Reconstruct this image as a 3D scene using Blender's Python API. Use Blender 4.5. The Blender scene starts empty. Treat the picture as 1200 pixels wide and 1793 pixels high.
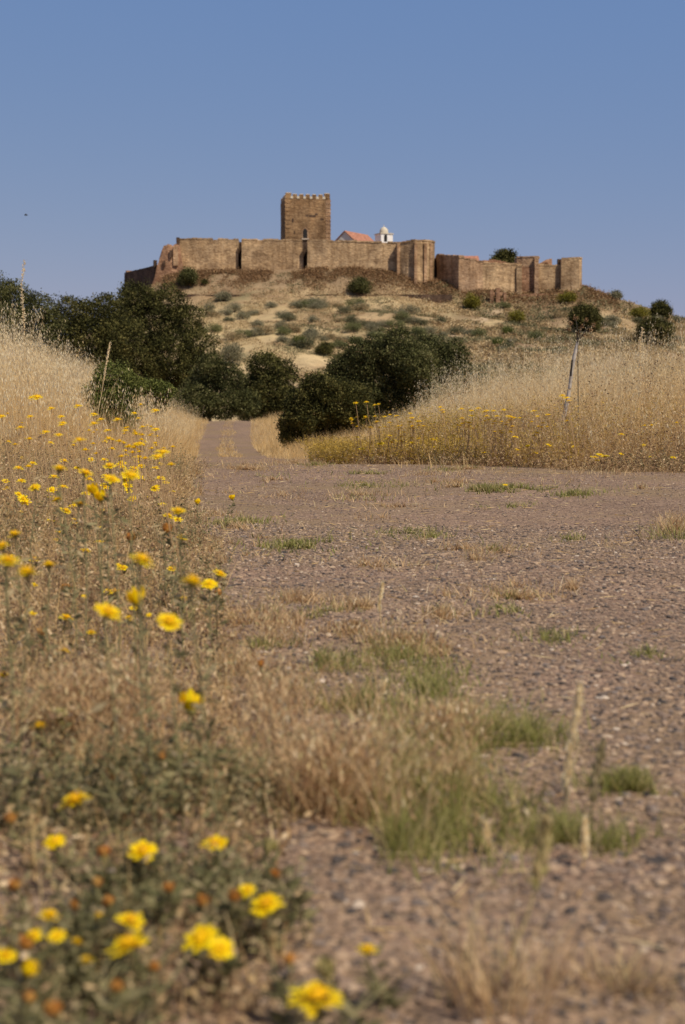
import bpy, math, numpy as np
from mathutils import Vector, Matrix
rng = np.random.default_rng(7)
S = bpy.context.scene
COL = S.collection
# ---------------------------------------------------------------- camera
FPX = 2490.0; CAMZ = 0.52; PITCH = math.atan(196.5/FPX)
cam = bpy.data.objects.new('camera', bpy.data.cameras.new('camera')); COL.objects.link(cam)
cam.location = (0, 0, CAMZ); cam.rotation_euler = (math.pi/2-PITCH, 0, 0)
cd = cam.data; cd.sensor_fit = 'VERTICAL'; cd.sensor_height = 36; cd.sensor_width = 36*1200/1793
cd.lens = FPX*36/1793; cd.clip_start = 0.05; cd.clip_end = 12000
cd.dof.use_dof = True; cd.dof.focus_distance = 7.5; cd.dof.aperture_fstop = 5.4; cd.dof.aperture_blades = 7
S.camera = cam
# ---------------------------------------------------------------- light
SUN_EL = math.radians(52); SUN_AZ = math.radians(136)       # azimuth from +Y towards +X
TO_SUN = Vector((math.sin(SUN_AZ)*math.cos(SUN_EL), math.cos(SUN_AZ)*math.cos(SUN_EL), math.sin(SUN_EL)))
w = bpy.data.worlds.new('World'); S.world = w; w.use_nodes = True
nt = w.node_tree; bgn = nt.nodes['Background']
sky = nt.nodes.new('ShaderNodeTexSky'); sky.sky_type = 'NISHITA'; sky.sun_disc = False
sky.sun_elevation = SUN_EL; sky.sun_rotation = SUN_AZ; sky.altitude = 300; sky.air_density = 1.0
sky.dust_density = 0.6; sky.ozone_density = 3.0
vm = nt.nodes.new('ShaderNodeVectorMath'); vm.operation = 'MULTIPLY_ADD'   # per-channel tint flattening the sky towards one pale blue
vm.inputs[1].default_value = (.66, .36, .05); vm.inputs[2].default_value = (.78, 2.12, 5.60)
tcw = nt.nodes.new('ShaderNodeTexCoord'); sxyz = nt.nodes.new('ShaderNodeSeparateXYZ'); mr = nt.nodes.new('ShaderNodeMapRange')
mr.inputs['From Min'].default_value = .30; mr.inputs['From Max'].default_value = .95; mr.inputs['To Min'].default_value = 1; mr.inputs['To Max'].default_value = .42
vs = nt.nodes.new('ShaderNodeVectorMath'); vs.operation = 'SCALE'      # upper sky dimmed to weaken the ambient light
nt.links.new(tcw.outputs['Generated'], sxyz.inputs[0]); nt.links.new(sxyz.outputs['Z'], mr.inputs['Value']); nt.links.new(mr.outputs[0], vs.inputs['Scale'])
nt.links.new(sky.outputs[0], vm.inputs[0]); nt.links.new(vm.outputs[0], vs.inputs[0]); nt.links.new(vs.outputs[0], bgn.inputs[0]); bgn.inputs[1].default_value = 0.085
sl = bpy.data.lights.new('sun', 'SUN'); sl.energy = 5.0; sl.angle = math.radians(0.53); sl.color = (1, .885, .72)
so = bpy.data.objects.new('sun', sl); COL.objects.link(so); so.rotation_euler = TO_SUN.to_track_quat('Z', 'Y').to_euler()
S.view_settings.view_transform = 'Standard'; S.view_settings.look = 'None'; S.view_settings.gamma = 1
S.view_settings.exposure = -0.1; S.view_settings.use_curve_mapping = False
try:
    S.cycles.max_bounces = 6; S.cycles.transparent_max_bounces = 4
except Exception: pass

# ---------------------------------------------------------------- helpers
def ray(px, py):
    u = (px-600)/FPX; v = (896.5-py)/FPX
    return u, math.cos(PITCH)+v*math.sin(PITCH), -math.sin(PITCH)+v*math.cos(PITCH)
def at(px, py, y):                      # the point at depth y metres seen in that direction
    a, b, c = ray(px, py)
    return Vector((a/b*y, y, CAMZ+c/b*y))
def hsh(ix, iy, s):
    n = (ix.astype(np.int64)*374761393 + iy.astype(np.int64)*668265263 + s*1442695041) & 0xffffffff
    n = ((n ^ (n >> 13))*1274126177) & 0xffffffff
    n = ((n ^ (n >> 16))*2246822519) & 0xffffffff
    return ((n ^ (n >> 15)) & 0xffffff)/float(0xffffff)
def vn(x, y, s=0):
    x = np.asarray(x, float); y = np.asarray(y, float)
    ix = np.floor(x); iy = np.floor(y); fx = x-ix; fy = y-iy
    fx = fx*fx*(3-2*fx); fy = fy*fy*(3-2*fy)
    a = hsh(ix, iy, s); b = hsh(ix+1, iy, s); c = hsh(ix, iy+1, s); d = hsh(ix+1, iy+1, s)
    return (a*(1-fx)+b*fx)*(1-fy)+(c*(1-fx)+d*fx)*fy
def fbm(x, y, o=4, s=0):
    t = 0; a = .5; tot = 0
    for k in range(o):
        t = t+a*vn(x*2**k+17*k, y*2**k-31*k, s+k); tot += a; a *= .5
    return t/tot
def ss(a, b, x):
    t = np.clip((np.asarray(x, float)-a)/(b-a), 0, 1); return t*t*(3-2*t)
def ip(x, pts):
    xs, ys = zip(*pts); return np.interp(x, xs, ys)
def sip(x, pts):                         # smooth interpolation
    x = np.asarray(x, float); xs = np.array([p[0] for p in pts], float); ys = np.array([p[1] for p in pts], float)
    i = np.clip(np.searchsorted(xs, x)-1, 0, len(xs)-2); t = np.clip((x-xs[i])/(xs[i+1]-xs[i]), 0, 1)
    m = np.gradient(ys, xs); h = xs[i+1]-xs[i]
    return ((2*t**3-3*t**2+1)*ys[i]+(t**3-2*t**2+t)*h*m[i]+(-2*t**3+3*t**2)*ys[i+1]+(t**3-t**2)*h*m[i+1])
# ---------------------------------------------------------------- terrain
def xl(y): return ip(y, [(-10, 1.10), (3.24, -.36), (8.6, -1.02), (13, -1.42), (22, -2.3), (34, -3.45), (44, -4.2), (60, -5.6)])
def xr(y): return ip(y, [(12.6, .5), (14, 0), (18, -.75), (22, -1.15), (34, -2.15), (44, -2.77), (60, -3.9)])
def bankdist(x, y):
    front = (y-(13-1.12*(x+.05)))*.72
    side = x-xr(y)-.5
    return np.where(x > -.3, np.minimum(front, np.maximum(side, .0)+0*front), np.minimum(side, front))
def gravel_mask(x, y):
    j = (fbm(x*1.3, y*1.3, 3, 5)-.5)
    left = x-(xl(y)+j*.5)
    near = (y < 13-1.12*(x+.05)+j*.8)
    far = (x < xr(y)+j*.3) & (y < 60)
    return ((left > 0) | ((y < 4.2+j*3) & (left > -.9))) & (near | far) & (y > -10)
def HT(x, y):
    x = np.asarray(x, float); y = np.asarray(y, float)
    P = sip(y, [(-20, 0), (-5, 0), (0, 0), (4, 0), (8, 0), (11, -.02), (16, -.16), (22, -.36), (28, -.48), (34, -.50), (39, -.38), (44, -.2), (48, -.2), (60, -1.3), (100, -5), (130, -6), (5000, -6)])
    R = sip(y, [(-20, .26), (10, .26), (18, .2), (30, .1), (45, -.2), (60, -1.2), (100, -5), (130, -6), (5000, -6)])
    L = sip(y, [(-20, 0), (0, 0), (2, 0), (4, .02), (8, .12), (12, .38), (25, .45), (45, .2), (60, -.9), (100, -5), (130, -6), (5000, -6)])
    B = ss(0, 3.4, bankdist(x, y)); BL = ss(0, 2.4, xl(y)-x)
    z = P*(1-B)+R*B; z = z*(1-BL)+L*BL
    T = ip(x, [(-400, -6), (-200, -4), (-90, 6), (-60, 17), (-50, 24), (-41, 29.8), (-30, 31.3), (0, 31.6), (12, 31.0), (22, 28.6), (40, 26.8), (57, 27.2), (62, 25.6), (80, 20.2), (120, 13), (200, 6), (420, -6)])
    F = sip(y, [(60, 0), (100, 0), (150, .02), (200, .14), (240, .30), (300, .63), (322, .755), (326, .80), (340, .995), (345, 1.0), (420, 1.0), (520, .5), (700, .05), (800, 0), (6000, 0)])
    hill = -6+(T+6)*F
    hb = ss(110, 170, y)
    z = z*(1-hb)+hill*hb
    z = z+hb*ss(140, 200, y)*(1-ss(336, 342, y))*((fbm(x/14, y/14, 4, 11)-.5)*2.4+(fbm(x/3, y/3, 3, 12)-.5)*.8)
    far = ss(800, 2500, y); z = z+far*-2
    return z+(fbm(x*.9, y*.9, 4, 3)-.5)*.05*(1-hb)
def gpt(px, py, y0=.8, y1=600):
    a, b, c = ray(px, py)
    ys = np.concatenate([np.linspace(y0, 60, 2500), np.linspace(60.1, y1, 3000)])
    zz = CAMZ+c/b*ys; h = HT(a/b*ys, ys); i = np.argmax(zz < h)
    y = ys[i] if (zz < h).any() else y1
    return Vector((a/b*y, y, float(HT(np.array(a/b*y), np.array(y)))))

# ---------------------------------------------------------------- objects
def tag(o, label=None, cat=None, group=None, kind=None):
    if label: o['label'] = label
    if cat: o['category'] = cat
    if group: o['group'] = group
    if kind: o['kind'] = kind
    return o
def root(name, loc, label, cat, group=None):
    o = bpy.data.objects.new(name, None); COL.objects.link(o); o.location = loc; o.empty_display_size = .1
    return tag(o, label, cat, group)
def npmesh(name, V, F, mats, attrs=None, smooth=False, midx=None):
    V = np.asarray(V, np.float32); m = bpy.data.meshes.new(name)
    Fs = F if isinstance(F, list) and len(F) and isinstance(F[0], np.ndarray) else [np.asarray(F)]
    n = sum(len(f) for f in Fs); tot = np.concatenate([np.full(len(f), f.shape[1]) for f in Fs if len(f)])
    loops = np.concatenate([f.ravel() for f in Fs if len(f)]).astype(np.int32)
    m.vertices.add(len(V)); m.vertices.foreach_set('co', V.ravel())
    m.loops.add(len(loops)); m.loops.foreach_set('vertex_index', loops)
    m.polygons.add(n); st = np.concatenate([[0], np.cumsum(tot)[:-1]]).astype(np.int32)
    m.polygons.foreach_set('loop_start', st); m.polygons.foreach_set('loop_total', tot.astype(np.int32))
    m.polygons.foreach_set('use_smooth', np.full(n, bool(smooth)))
    if midx is not None: m.polygons.foreach_set('material_index', np.asarray(midx, np.int32))
    for k, a in (attrs or {}).items():
        at_ = m.attributes.new(k, 'FLOAT', 'POINT'); at_.data.foreach_set('value', np.asarray(a, np.float32))
    for mt in (mats if isinstance(mats, (list, tuple)) else [mats]): m.materials.append(mt)
    m.update(calc_edges=True); m.validate(); return m
def link(name, mesh, parent=None, loc=None):
    o = bpy.data.objects.new(name, mesh); COL.objects.link(o)
    if parent: o.parent = parent
    if loc is not None: o.location = loc
    return o
class MB:                                # collects shapes of one mesh
    def __init__(s): s.V = []; s.F3 = []; s.F4 = []; s.A = []; s.n = 0; s.M3 = []; s.M4 = []
    def add(s, V, F, var=None, m=0):
        V = np.asarray(V, float).reshape(-1, 3); F = np.asarray(F, int)
        if len(V) == 0: return
        s.V.append(V); s.A.append(np.full(len(V), rng.random()) if var is None else (np.full(len(V), var) if np.isscalar(var) else var))
        (s.F3 if F.shape[1] == 3 else s.F4).append(F+s.n); (s.M3 if F.shape[1] == 3 else s.M4).append(np.full(len(F), m)); s.n += len(V)
    def mesh(s, name, mats, off=(0, 0, 0), smooth=False):
        V = np.concatenate(s.V)-np.array(off); fs = []; ms = []
        if s.F3: fs.append(np.concatenate(s.F3)); ms.append(np.concatenate(s.M3))
        if s.F4: fs.append(np.concatenate(s.F4)); ms.append(np.concatenate(s.M4))
        return npmesh(name, V, fs, mats, {'var': np.concatenate(s.A)}, smooth, np.concatenate(ms))
    def obj(s, name, mats, parent=None, off=(0, 0, 0), smooth=False):
        return link(name, s.mesh(name, mats, off, smooth), parent)
def box(mb, c, sx, sy, sz, rz=0, var=None, m=0, taper=1):
    q = np.array([[-1,-1,0],[1,-1,0],[1,1,0],[-1,1,0]])*[sx/2, sy/2, 0]
    t = q*[taper, taper, 0]+[0, 0, sz]; V = np.vstack([q, t]); cc, s_ = math.cos(rz), math.sin(rz)
    V = V@np.array([[cc, s_, 0], [-s_, cc, 0], [0, 0, 1]])+np.array(c)
    mb.add(V, [[3,2,1,0],[4,5,6,7],[0,1,5,4],[1,2,6,5],[2,3,7,6],[3,0,4,7]], var, m)
def tube(mb, pts, rad, n=6, var=None, m=0):
    pts = np.asarray(pts, float); k = len(pts); rad = np.broadcast_to(rad, (k,)); V = []
    for i in range(k):
        d = pts[min(i+1, k-1)]-pts[max(i-1, 0)]; d = d/(np.linalg.norm(d)+1e-9)
        a = np.cross(d, [0.3, .9, .2]); a /= np.linalg.norm(a)+1e-9; b = np.cross(d, a)
        for j in range(n):
            t = 2*math.pi*j/n; V.append(pts[i]+rad[i]*(math.cos(t)*a+math.sin(t)*b))
    F = [[i*n+j, i*n+(j+1) % n, (i+1)*n+(j+1) % n, (i+1)*n+j] for i in range(k-1) for j in range(n)]
    mb.add(V, F, var, m); mb.add(V[-n:]+[pts[-1]], [[j, (j+1) % n, n] for j in range(n)], var, m)
# ---------------------------------------------------------------- materials
def mat(name):
    m = bpy.data.materials.new(name); m.use_nodes = True; t = m.node_tree
    return m, t, t.nodes['Principled BSDF'], t.nodes.new, t.links.new
def ramp(t, stops, interp='LINEAR'):
    r = t.nodes.new('ShaderNodeValToRGB'); e = r.color_ramp.elements; r.color_ramp.interpolation = interp
    while len(e) < len(stops): e.new(.5)
    for i, (p, c) in enumerate(stops): e[i].position = p; e[i].color = (*c, 1)
    return r
def noise(t, scale, det=4, rough=.6, coord=None, sc=None, dist=0):
    tc = t.nodes.new('ShaderNodeTexCoord'); n = t.nodes.new('ShaderNodeTexNoise')
    n.inputs['Scale'].default_value = scale; n.inputs['Detail'].default_value = det; n.inputs['Roughness'].default_value = rough
    n.inputs['Distortion'].default_value = dist
    src = tc.outputs['Object']
    if sc:
        mp = t.nodes.new('ShaderNodeMapping'); mp.inputs['Scale'].default_value = sc; t.links.new(src, mp.inputs[0]); src = mp.outputs[0]
    t.links.new(src, n.inputs['Vector']); return n
def mix(t, fac, a, b, mode='MIX'):
    x = t.nodes.new('ShaderNodeMix'); x.data_type = 'RGBA'; x.blend_type = mode
    for s, i in ((fac, 0), (a, 6), (b, 7)):
        if hasattr(s, 'is_output'): t.links.new(s, x.inputs[i])
        elif isinstance(s, tuple): x.inputs[i].default_value = (*s, 1)
        else: x.inputs[i].default_value = s
    return x.outputs[2]
def veg(name, stops, trans=.3, rough=.6, spec=.25):
    m, t, b, N, K = mat(name)
    a = N('ShaderNodeAttribute'); a.attribute_name = 'var'; r = ramp(t, stops); K(a.outputs['Fac'], r.inputs[0])
    b.inputs['Roughness'].default_value = rough; b.inputs['Specular IOR Level'].default_value = spec
    K(r.outputs[0], b.inputs['Base Color'])
    if trans > 0:
        tr = N('ShaderNodeBsdfTranslucent'); K(r.outputs[0], tr.inputs[0]); mx = N('ShaderNodeMixShader'); mx.inputs[0].default_value = trans
        K(b.outputs[0], mx.inputs[1]); K(tr.outputs[0], mx.inputs[2]); K(mx.outputs[0], t.nodes['Material Output'].inputs[0])
    return m
def plain(name, c, rough=.7, var=.15, scale=20):
    m, t, b, N, K = mat(name); n = noise(t, scale)
    r = ramp(t, [(.3, tuple(x*(1-var) for x in c)), (.7, tuple(min(1, x*(1+var)) for x in c))]); K(n.outputs[0], r.inputs[0])
    K(r.outputs[0], b.inputs['Base Color']); b.inputs['Roughness'].default_value = rough; return m
STRAW = veg('straw', [(0, (.40, .24, .10)), (.25, (.62, .41, .17)), (.6, (.80, .58, .28)), (1, (.92, .76, .46))], .45)
OAT = veg('oat', [(0, (.62, .42, .18)), (.4, (.80, .61, .32)), (1, (.93, .82, .56))], .5)
DRYW = veg('dry_weed', [(0, (.13, .075, .042)), (.25, (.34, .21, .12)), (.5, (.62, .44, .24)), (.72, (.42, .33, .16)), (1, (.85, .66, .42))], .35)
GREENG = veg('green_grass', [(0, (.16, .16, .05)), (.35, (.26, .28, .07)), (.6, (.42, .38, .14)), (1, (.72, .58, .32))], .45)
TUSS = veg('tussock', [(0, (.30, .17, .09)), (.35, (.58, .39, .21)), (.7, (.76, .57, .33)), (.82, (.50, .43, .20)), (1, (.92, .76, .52))], .45)
HERB = veg('grey_green_leaf', [(0, (.08, .075, .035)), (.35, (.19, .185, .08)), (.7, (.34, .30, .15)), (1, (.50, .40, .24))], .4)
OCH = veg('ochre_herb', [(0, (.24, .15, .04)), (.35, (.42, .29, .07)), (.75, (.66, .45, .07)), (1, (.60, .45, .18))], .4)
OAK = veg('oak_leaf', [(0, (.014, .015, .006)), (.35, (.048, .050, .016)), (.7, (.125, .118, .036)), (1, (.27, .235, .085))], .15, .75, .08)
OAK2 = veg('olive_oak_leaf', [(0, (.020, .023, .010)), (.35, (.065, .070, .025)), (.75, (.14, .14, .05)), (1, (.27, .25, .12))], .18, .75, .08)
BROOM = veg('broom_leaf', [(0, (.04, .05, .014)), (.45, (.11, .13, .032)), (1, (.25, .26, .08))], .2, .7, .1)
GREYB = veg('grey_shrub_leaf', [(0, (.13, .13, .075)), (.5, (.23, .215, .13)), (1, (.38, .33, .21))], .2)
GREYD = veg('dull_green_shrub_leaf', [(0, (.06, .065, .03)), (.5, (.12, .12, .06)), (1, (.22, .20, .11))], .12)
GREENB = veg('green_shrub_leaf', [(0, (.07, .08, .03)), (.5, (.14, .15, .055)), (1, (.25, .25, .10))], .15)
YELB = veg('yellow_shrub_leaf', [(0, (.08, .08, .012)), (.5, (.19, .17, .02)), (1, (.32, .27, .03))], .15)
RUST = veg('rusty_scrub', [(0, (.13, .07, .032)), (.5, (.25, .14, .065)), (1, (.42, .28, .14))], .15)
SCRUB = veg('hill_scrub', [(0, (.13, .13, .065)), (.25, (.22, .185, .09)), (.5, (.35, .24, .125)), (.8, (.42, .31, .16)), (1, (.55, .43, .25))], .1)
PETAL = veg('yellow_petal', [(0, (.86, .54, .004)), (.4, (.95, .70, .006)), (1, (1, .80, .012))], .35, .55, .2)
DISC = veg('flower_disc', [(0, (.72, .38, .006)), (1, (.92, .62, .01))], .1)
ORNG = veg('faded_orange', [(0, (.38, .13, .03)), (.5, (.62, .27, .05)), (1, (.60, .40, .12))], .2)
BUDG = veg('bud_green', [(0, (.18, .18, .06)), (.5, (.42, .34, .12)), (1, (.60, .50, .28))], .2)
BARK = plain('bark', (.06, .048, .035), .9, .4, 12)
STEM = plain('stem_green', (.22, .20, .09), .7, .3, 60)

def stone_mat(name, base, dark, light, course=1.6, patch=None):
    m, t, b, N, K = mat(name)
    n1 = noise(t, .35, 5, .6); n2 = noise(t, 1.3, 6, .75, sc=(1, 1, 2.2)); n3 = noise(t, .9, 5, .7, sc=(.35, .35, 1.5), dist=1.5)
    n5 = noise(t, .8, 4, .6, sc=(1.6, 1.6, .12))
    r1 = ramp(t, [(.30, dark), (.5, base), (.72, light)]); K(n2.outputs[0], r1.inputs[0])
    r2 = ramp(t, [(.35, (.62, .58, .55)), (.65, (1.15, 1.12, 1.05))]); K(n1.outputs[0], r2.inputs[0])
    c = mix(t, .85, r1.outputs[0], r2.outputs[0], 'MULTIPLY')
    r3 = ramp(t, [(.38, (.60, .54, .50)), (.5, (1, 1, 1)), (.7, (1.12, 1.08, 1.0))]); K(n3.outputs[0], r3.inputs[0])
    c = mix(t, .7, c, r3.outputs[0], 'MULTIPLY')
    r5 = ramp(t, [(.36, (.66, .62, .58)), (.5, (1, 1, 1)), (.68, (1.12, 1.1, 1.06))]); K(n5.outputs[0], r5.inputs[0])
    c = mix(t, .7, c, r5.outputs[0], 'MULTIPLY')
    if patch:
        n4 = noise(t, .22, 4, .6, dist=.6); r4 = ramp(t, [(.5, (0, 0, 0)), (.6, (1, 1, 1))]); K(n4.outputs[0], r4.inputs[0])
        c = mix(t, r4.outputs[0], c, patch)
        c = mix(t, .5, c, r1.outputs[0], 'OVERLAY') if False else c
    n6 = noise(t, .13, 3, .5, dist=.3); r6 = ramp(t, [(.44, (.78, .74, .70)), (.5, (1, 1, 1)), (.58, (1.18, 1.16, 1.12))]); K(n6.outputs[0], r6.inputs[0])
    c = mix(t, .8, c, r6.outputs[0], 'MULTIPLY')
    # small stones: voronoi cells flattened into rough courses
    tc = N('ShaderNodeTexCoord'); mp = N('ShaderNodeMapping'); mp.inputs['Scale'].default_value = (1.2, 1.2, 2.2); K(tc.outputs['Object'], mp.inputs[0])
    v = N('ShaderNodeTexVoronoi'); v.inputs['Scale'].default_value = course; K(mp.outputs[0], v.inputs['Vector'])
    rv = ramp(t, [(0, (.62, .58, .54)), (.5, (1, .98, .95)), (1, (1.35, 1.28, 1.18))]); sp = N('ShaderNodeSeparateColor'); K(v.outputs['Color'], sp.inputs[0]); K(sp.outputs[0], rv.inputs[0])
    c = mix(t, .38, c, rv.outputs[0], 'MULTIPLY')
    K(c, b.inputs['Base Color']); b.inputs['Roughness'].default_value = .95; b.inputs['Specular IOR Level'].default_value = .1
    bp = N('ShaderNodeBump'); bp.inputs['Strength'].default_value = .5; bp.inputs['Distance'].default_value = .12
    K(v.outputs['Distance'], bp.inputs['Height']); K(bp.outputs[0], b.inputs['Normal']); return m
WALL = stone_mat('rubble_stone', (.46, .34, .215), (.27, .19, .12), (.64, .50, .34))
WALL2 = stone_mat('pinkish_stone', (.43, .305, .205), (.26, .175, .115), (.60, .45, .325))
KEEP = stone_mat('brown_stone', (.29, .195, .115), (.17, .105, .062), (.40, .29, .17), 1.3)
REDST = stone_mat('reddish_stone', (.36, .22, .145), (.20, .12, .08), (.52, .37, .26))
DARKSHADE = stone_mat('dark_shaded_stone', (.10, .07, .055), (.06, .04, .035), (.17, .12, .09))  # dark stone, also carries the shade of sunless walls in its colour
QUOIN = stone_mat('quoin_stone', (.42, .29, .19), (.30, .18, .11), (.55, .42, .30))
WHITE = plain('limewash', (.78, .76, .73), .8, .06, 3)
CREAM = plain('cream_render', (.55, .49, .38), .8, .1, 3)
LIME = plain('lime_mortar', (.44, .36, .28), .9, .1, 3)
TILE = plain('roof_tile', (.36, .16, .10), .9, .45, 1.5)
DARK = plain('opening_shade', (.012, .010, .010), .9, .1)  # near-black paints the shade inside openings
POST = plain('weathered_wood', (.42, .38, .34), .9, .35, 25)
BIRDM = plain('bird_feathers', (.03, .03, .035), .8, .2)

# ground materials -----------------------------------------------
def soil_mat(name, gravel):
    m, t, b, N, K = mat(name); tc = N('ShaderNodeTexCoord')
    v = N('ShaderNodeTexVoronoi'); v.inputs['Scale'].default_value = 75; K(tc.outputs['Object'], v.inputs['Vector'])
    v2 = N('ShaderNodeTexVoronoi'); v2.inputs['Scale'].default_value = 190; K(tc.outputs['Object'], v2.inputs['Vector'])
    sp = N('ShaderNodeSeparateColor'); K(v.outputs['Color'], sp.inputs[0]); sp2 = N('ShaderNodeSeparateColor'); K(v2.outputs['Color'], sp2.inputs[0])
    if gravel:
        st = [(0, (.075, .052, .040)), (.2, (.165, .112, .082)), (.45, (.30, .20, .142)), (.65, (.21, .15, .12)), (.8, (.38, .265, .18)), (1, (.48, .36, .26))]
    else:
        st = [(0, (.14, .09, .055)), (.4, (.27, .18, .10)), (.7, (.36, .26, .15)), (1, (.50, .39, .25))]
    r = ramp(t, st); K(sp.outputs[0], r.inputs[0]); r2 = ramp(t, st); K(sp2.outputs[1], r2.inputs[0])
    c = mix(t, .45, r.outputs[0], r2.outputs[0])
    n1 = noise(t, 1.1, 5, .65); rr = ramp(t, [(.3, (.78, .76, .74)), (.7, (1.14, 1.1, 1.08))]); K(n1.outputs[0], rr.inputs[0])
    c = mix(t, 1., c, rr.outputs[0], 'MULTIPLY')
    n2 = noise(t, .55, 5, .7, dist=.4); r3 = ramp(t, [(.46, (0, 0, 0)), (.62, (.7, .7, .7))]); K(n2.outputs[0], r3.inputs[0])
    c = mix(t, r3.outputs[0], c, (.23, .165, .085) if gravel else (.42, .31, .16))
    K(c, b.inputs['Base Color']); b.inputs['Roughness'].default_value = .95; b.inputs['Specular IOR Level'].default_value = .15
    bp = N('ShaderNodeBump'); bp.inputs['Strength'].default_value = .8; bp.inputs['Distance'].default_value = .008; bp.invert = True
    K(v.outputs['Distance'], bp.inputs['Height']); K(bp.outputs[0], b.inputs['Normal']); return m
GRAV = soil_mat('gravel_surface', True); SOIL = soil_mat('dry_soil', False)
def hill_mat():
    m, t, b, N, K = mat('hillside')
    n1 = noise(t, .045, 6, .62, dist=.8); n2 = noise(t, .35, 6, .7); n3 = noise(t, .11, 5, .65, dist=.5)
    r1 = ramp(t, [(.36, (.25, .165, .095)), (.46, (.37, .265, .15)), (.56, (.49, .37, .21)), (.7, (.57, .44, .25))]); K(n1.outputs[0], r1.inputs[0])
    r2 = ramp(t, [(.3, (.62, .60, .58)), (.5, (1, 1, 1)), (.72, (1.15, 1.12, 1.08))]); K(n2.outputs[0], r2.inputs[0])
    c = mix(t, .9, r1.outputs[0], r2.outputs[0], 'MULTIPLY')
    r3 = ramp(t, [(.50, (0, 0, 0)), (.62, (.7, .7, .7))]); K(n3.outputs[0], r3.inputs[0])
    c = mix(t, r3.outputs[0], c, (.22, .195, .105))
    a = N('ShaderNodeAttribute'); a.attribute_name = 'tone'
    c = mix(t, a.outputs['Fac'], c, mix(t, n2.outputs[0], (.17, .11, .065), (.33, .24, .15)))
    a2 = N('ShaderNodeAttribute'); a2.attribute_name = 'path'
    c = mix(t, a2.outputs['Fac'], c, (.48, .37, .25))
    a3 = N('ShaderNodeAttribute'); a3.attribute_name = 'straw'
    c = mix(t, a3.outputs['Fac'], c, (.50, .385, .21))
    K(c, b.inputs['Base Color']); b.inputs['Roughness'].default_value = .95; b.inputs['Specular IOR Level'].default_value = .1
    bp = N('ShaderNodeBump'); bp.inputs['Strength'].default_value = .8; bp.inputs['Distance'].default_value = .6
    K(n2.outputs[0], bp.inputs['Height']); K(bp.outputs[0], b.inputs['Normal']); return m
HILLM = hill_mat()

# ---------------------------------------------------------------- ground sheets
def pix(x, y, z):                        # where a world point appears (only for masks of worn path and dry patches)
    return 600+x/y*FPX, 700-(z-CAMZ)/y*FPX
def build_ground():
    tx = np.arange(-7.3, 7.3, .0135); X = 3*np.sinh(tx)
    ty = np.arange(-1.2, 8.1, .0145); Y = 3*np.sinh(ty)
    gx, gy = np.meshgrid(X, Y); nx, ny = len(X), len(Y)
    gz = HT(gx, gy); V = np.stack([gx, gy, gz], -1).reshape(-1, 3)
    i = (np.arange(ny-1)[:, None]*nx+np.arange(nx-1)[None]).ravel()
    F = np.stack([i, i+1, i+nx+1, i+nx], 1)
    c = V[F].mean(1); hillf = c[:, 1] > 130; gf = gravel_mask(c[:, 0], c[:, 1]) & ~hillf
    # hill masks
    wx, wy = V[:, 0], V[:, 1]
    nz = fbm(wx/6, wy/6, 4, 21)
    tone = ss(326, 333, wy+(nz-.5)*10)*(1-ss(430, 480, wy))*.85
    tone = np.maximum(tone, ss(14, 30, wx+(nz-.5)*16)*.85*ss(.30, .52, fbm(wx/7, wy/7, 4, 8)))
    p0 = np.array([tuple(gpt(a_, b_, 130)[:2]) for a_, b_ in [(770, 600), (815, 575), (850, 556), (872, 542), (892, 528)]])
    dmin = np.full(len(V), 1e9)
    for a_, b_ in zip(p0[:-1], p0[1:]):
        ab = b_-a_; tt = np.clip(((wx-a_[0])*ab[0]+(wy-a_[1])*ab[1])/(ab@ab), 0, 1)
        dmin = np.minimum(dmin, np.hypot(wx-a_[0]-tt*ab[0], wy-a_[1]-tt*ab[1]))
    path = (1-ss(.6, 1.5, dmin+(nz-.5)*1.2))*.85
    straw = (1-ss(-20, -4, wx+(nz-.5)*30))*(1-ss(316, 324, wy))*.75*ss(.3, .5, fbm(wx/5, wy/5, 3, 31))
    for nm, sel, mt, kind in (('ground', ~hillf & ~gf, SOIL, None), ('gravel_track', gf, GRAV, None), ('castle_hill', hillf, HILLM, None)):
        f = F[sel]; u, inv = np.unique(f, return_inverse=True)
        me = npmesh(nm, V[u], inv.reshape(-1, 4), mt, {'tone': tone[u], 'path': path[u], 'straw': straw[u]}, True)
        tag(link(nm, me), kind='structure')
build_ground()

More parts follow.
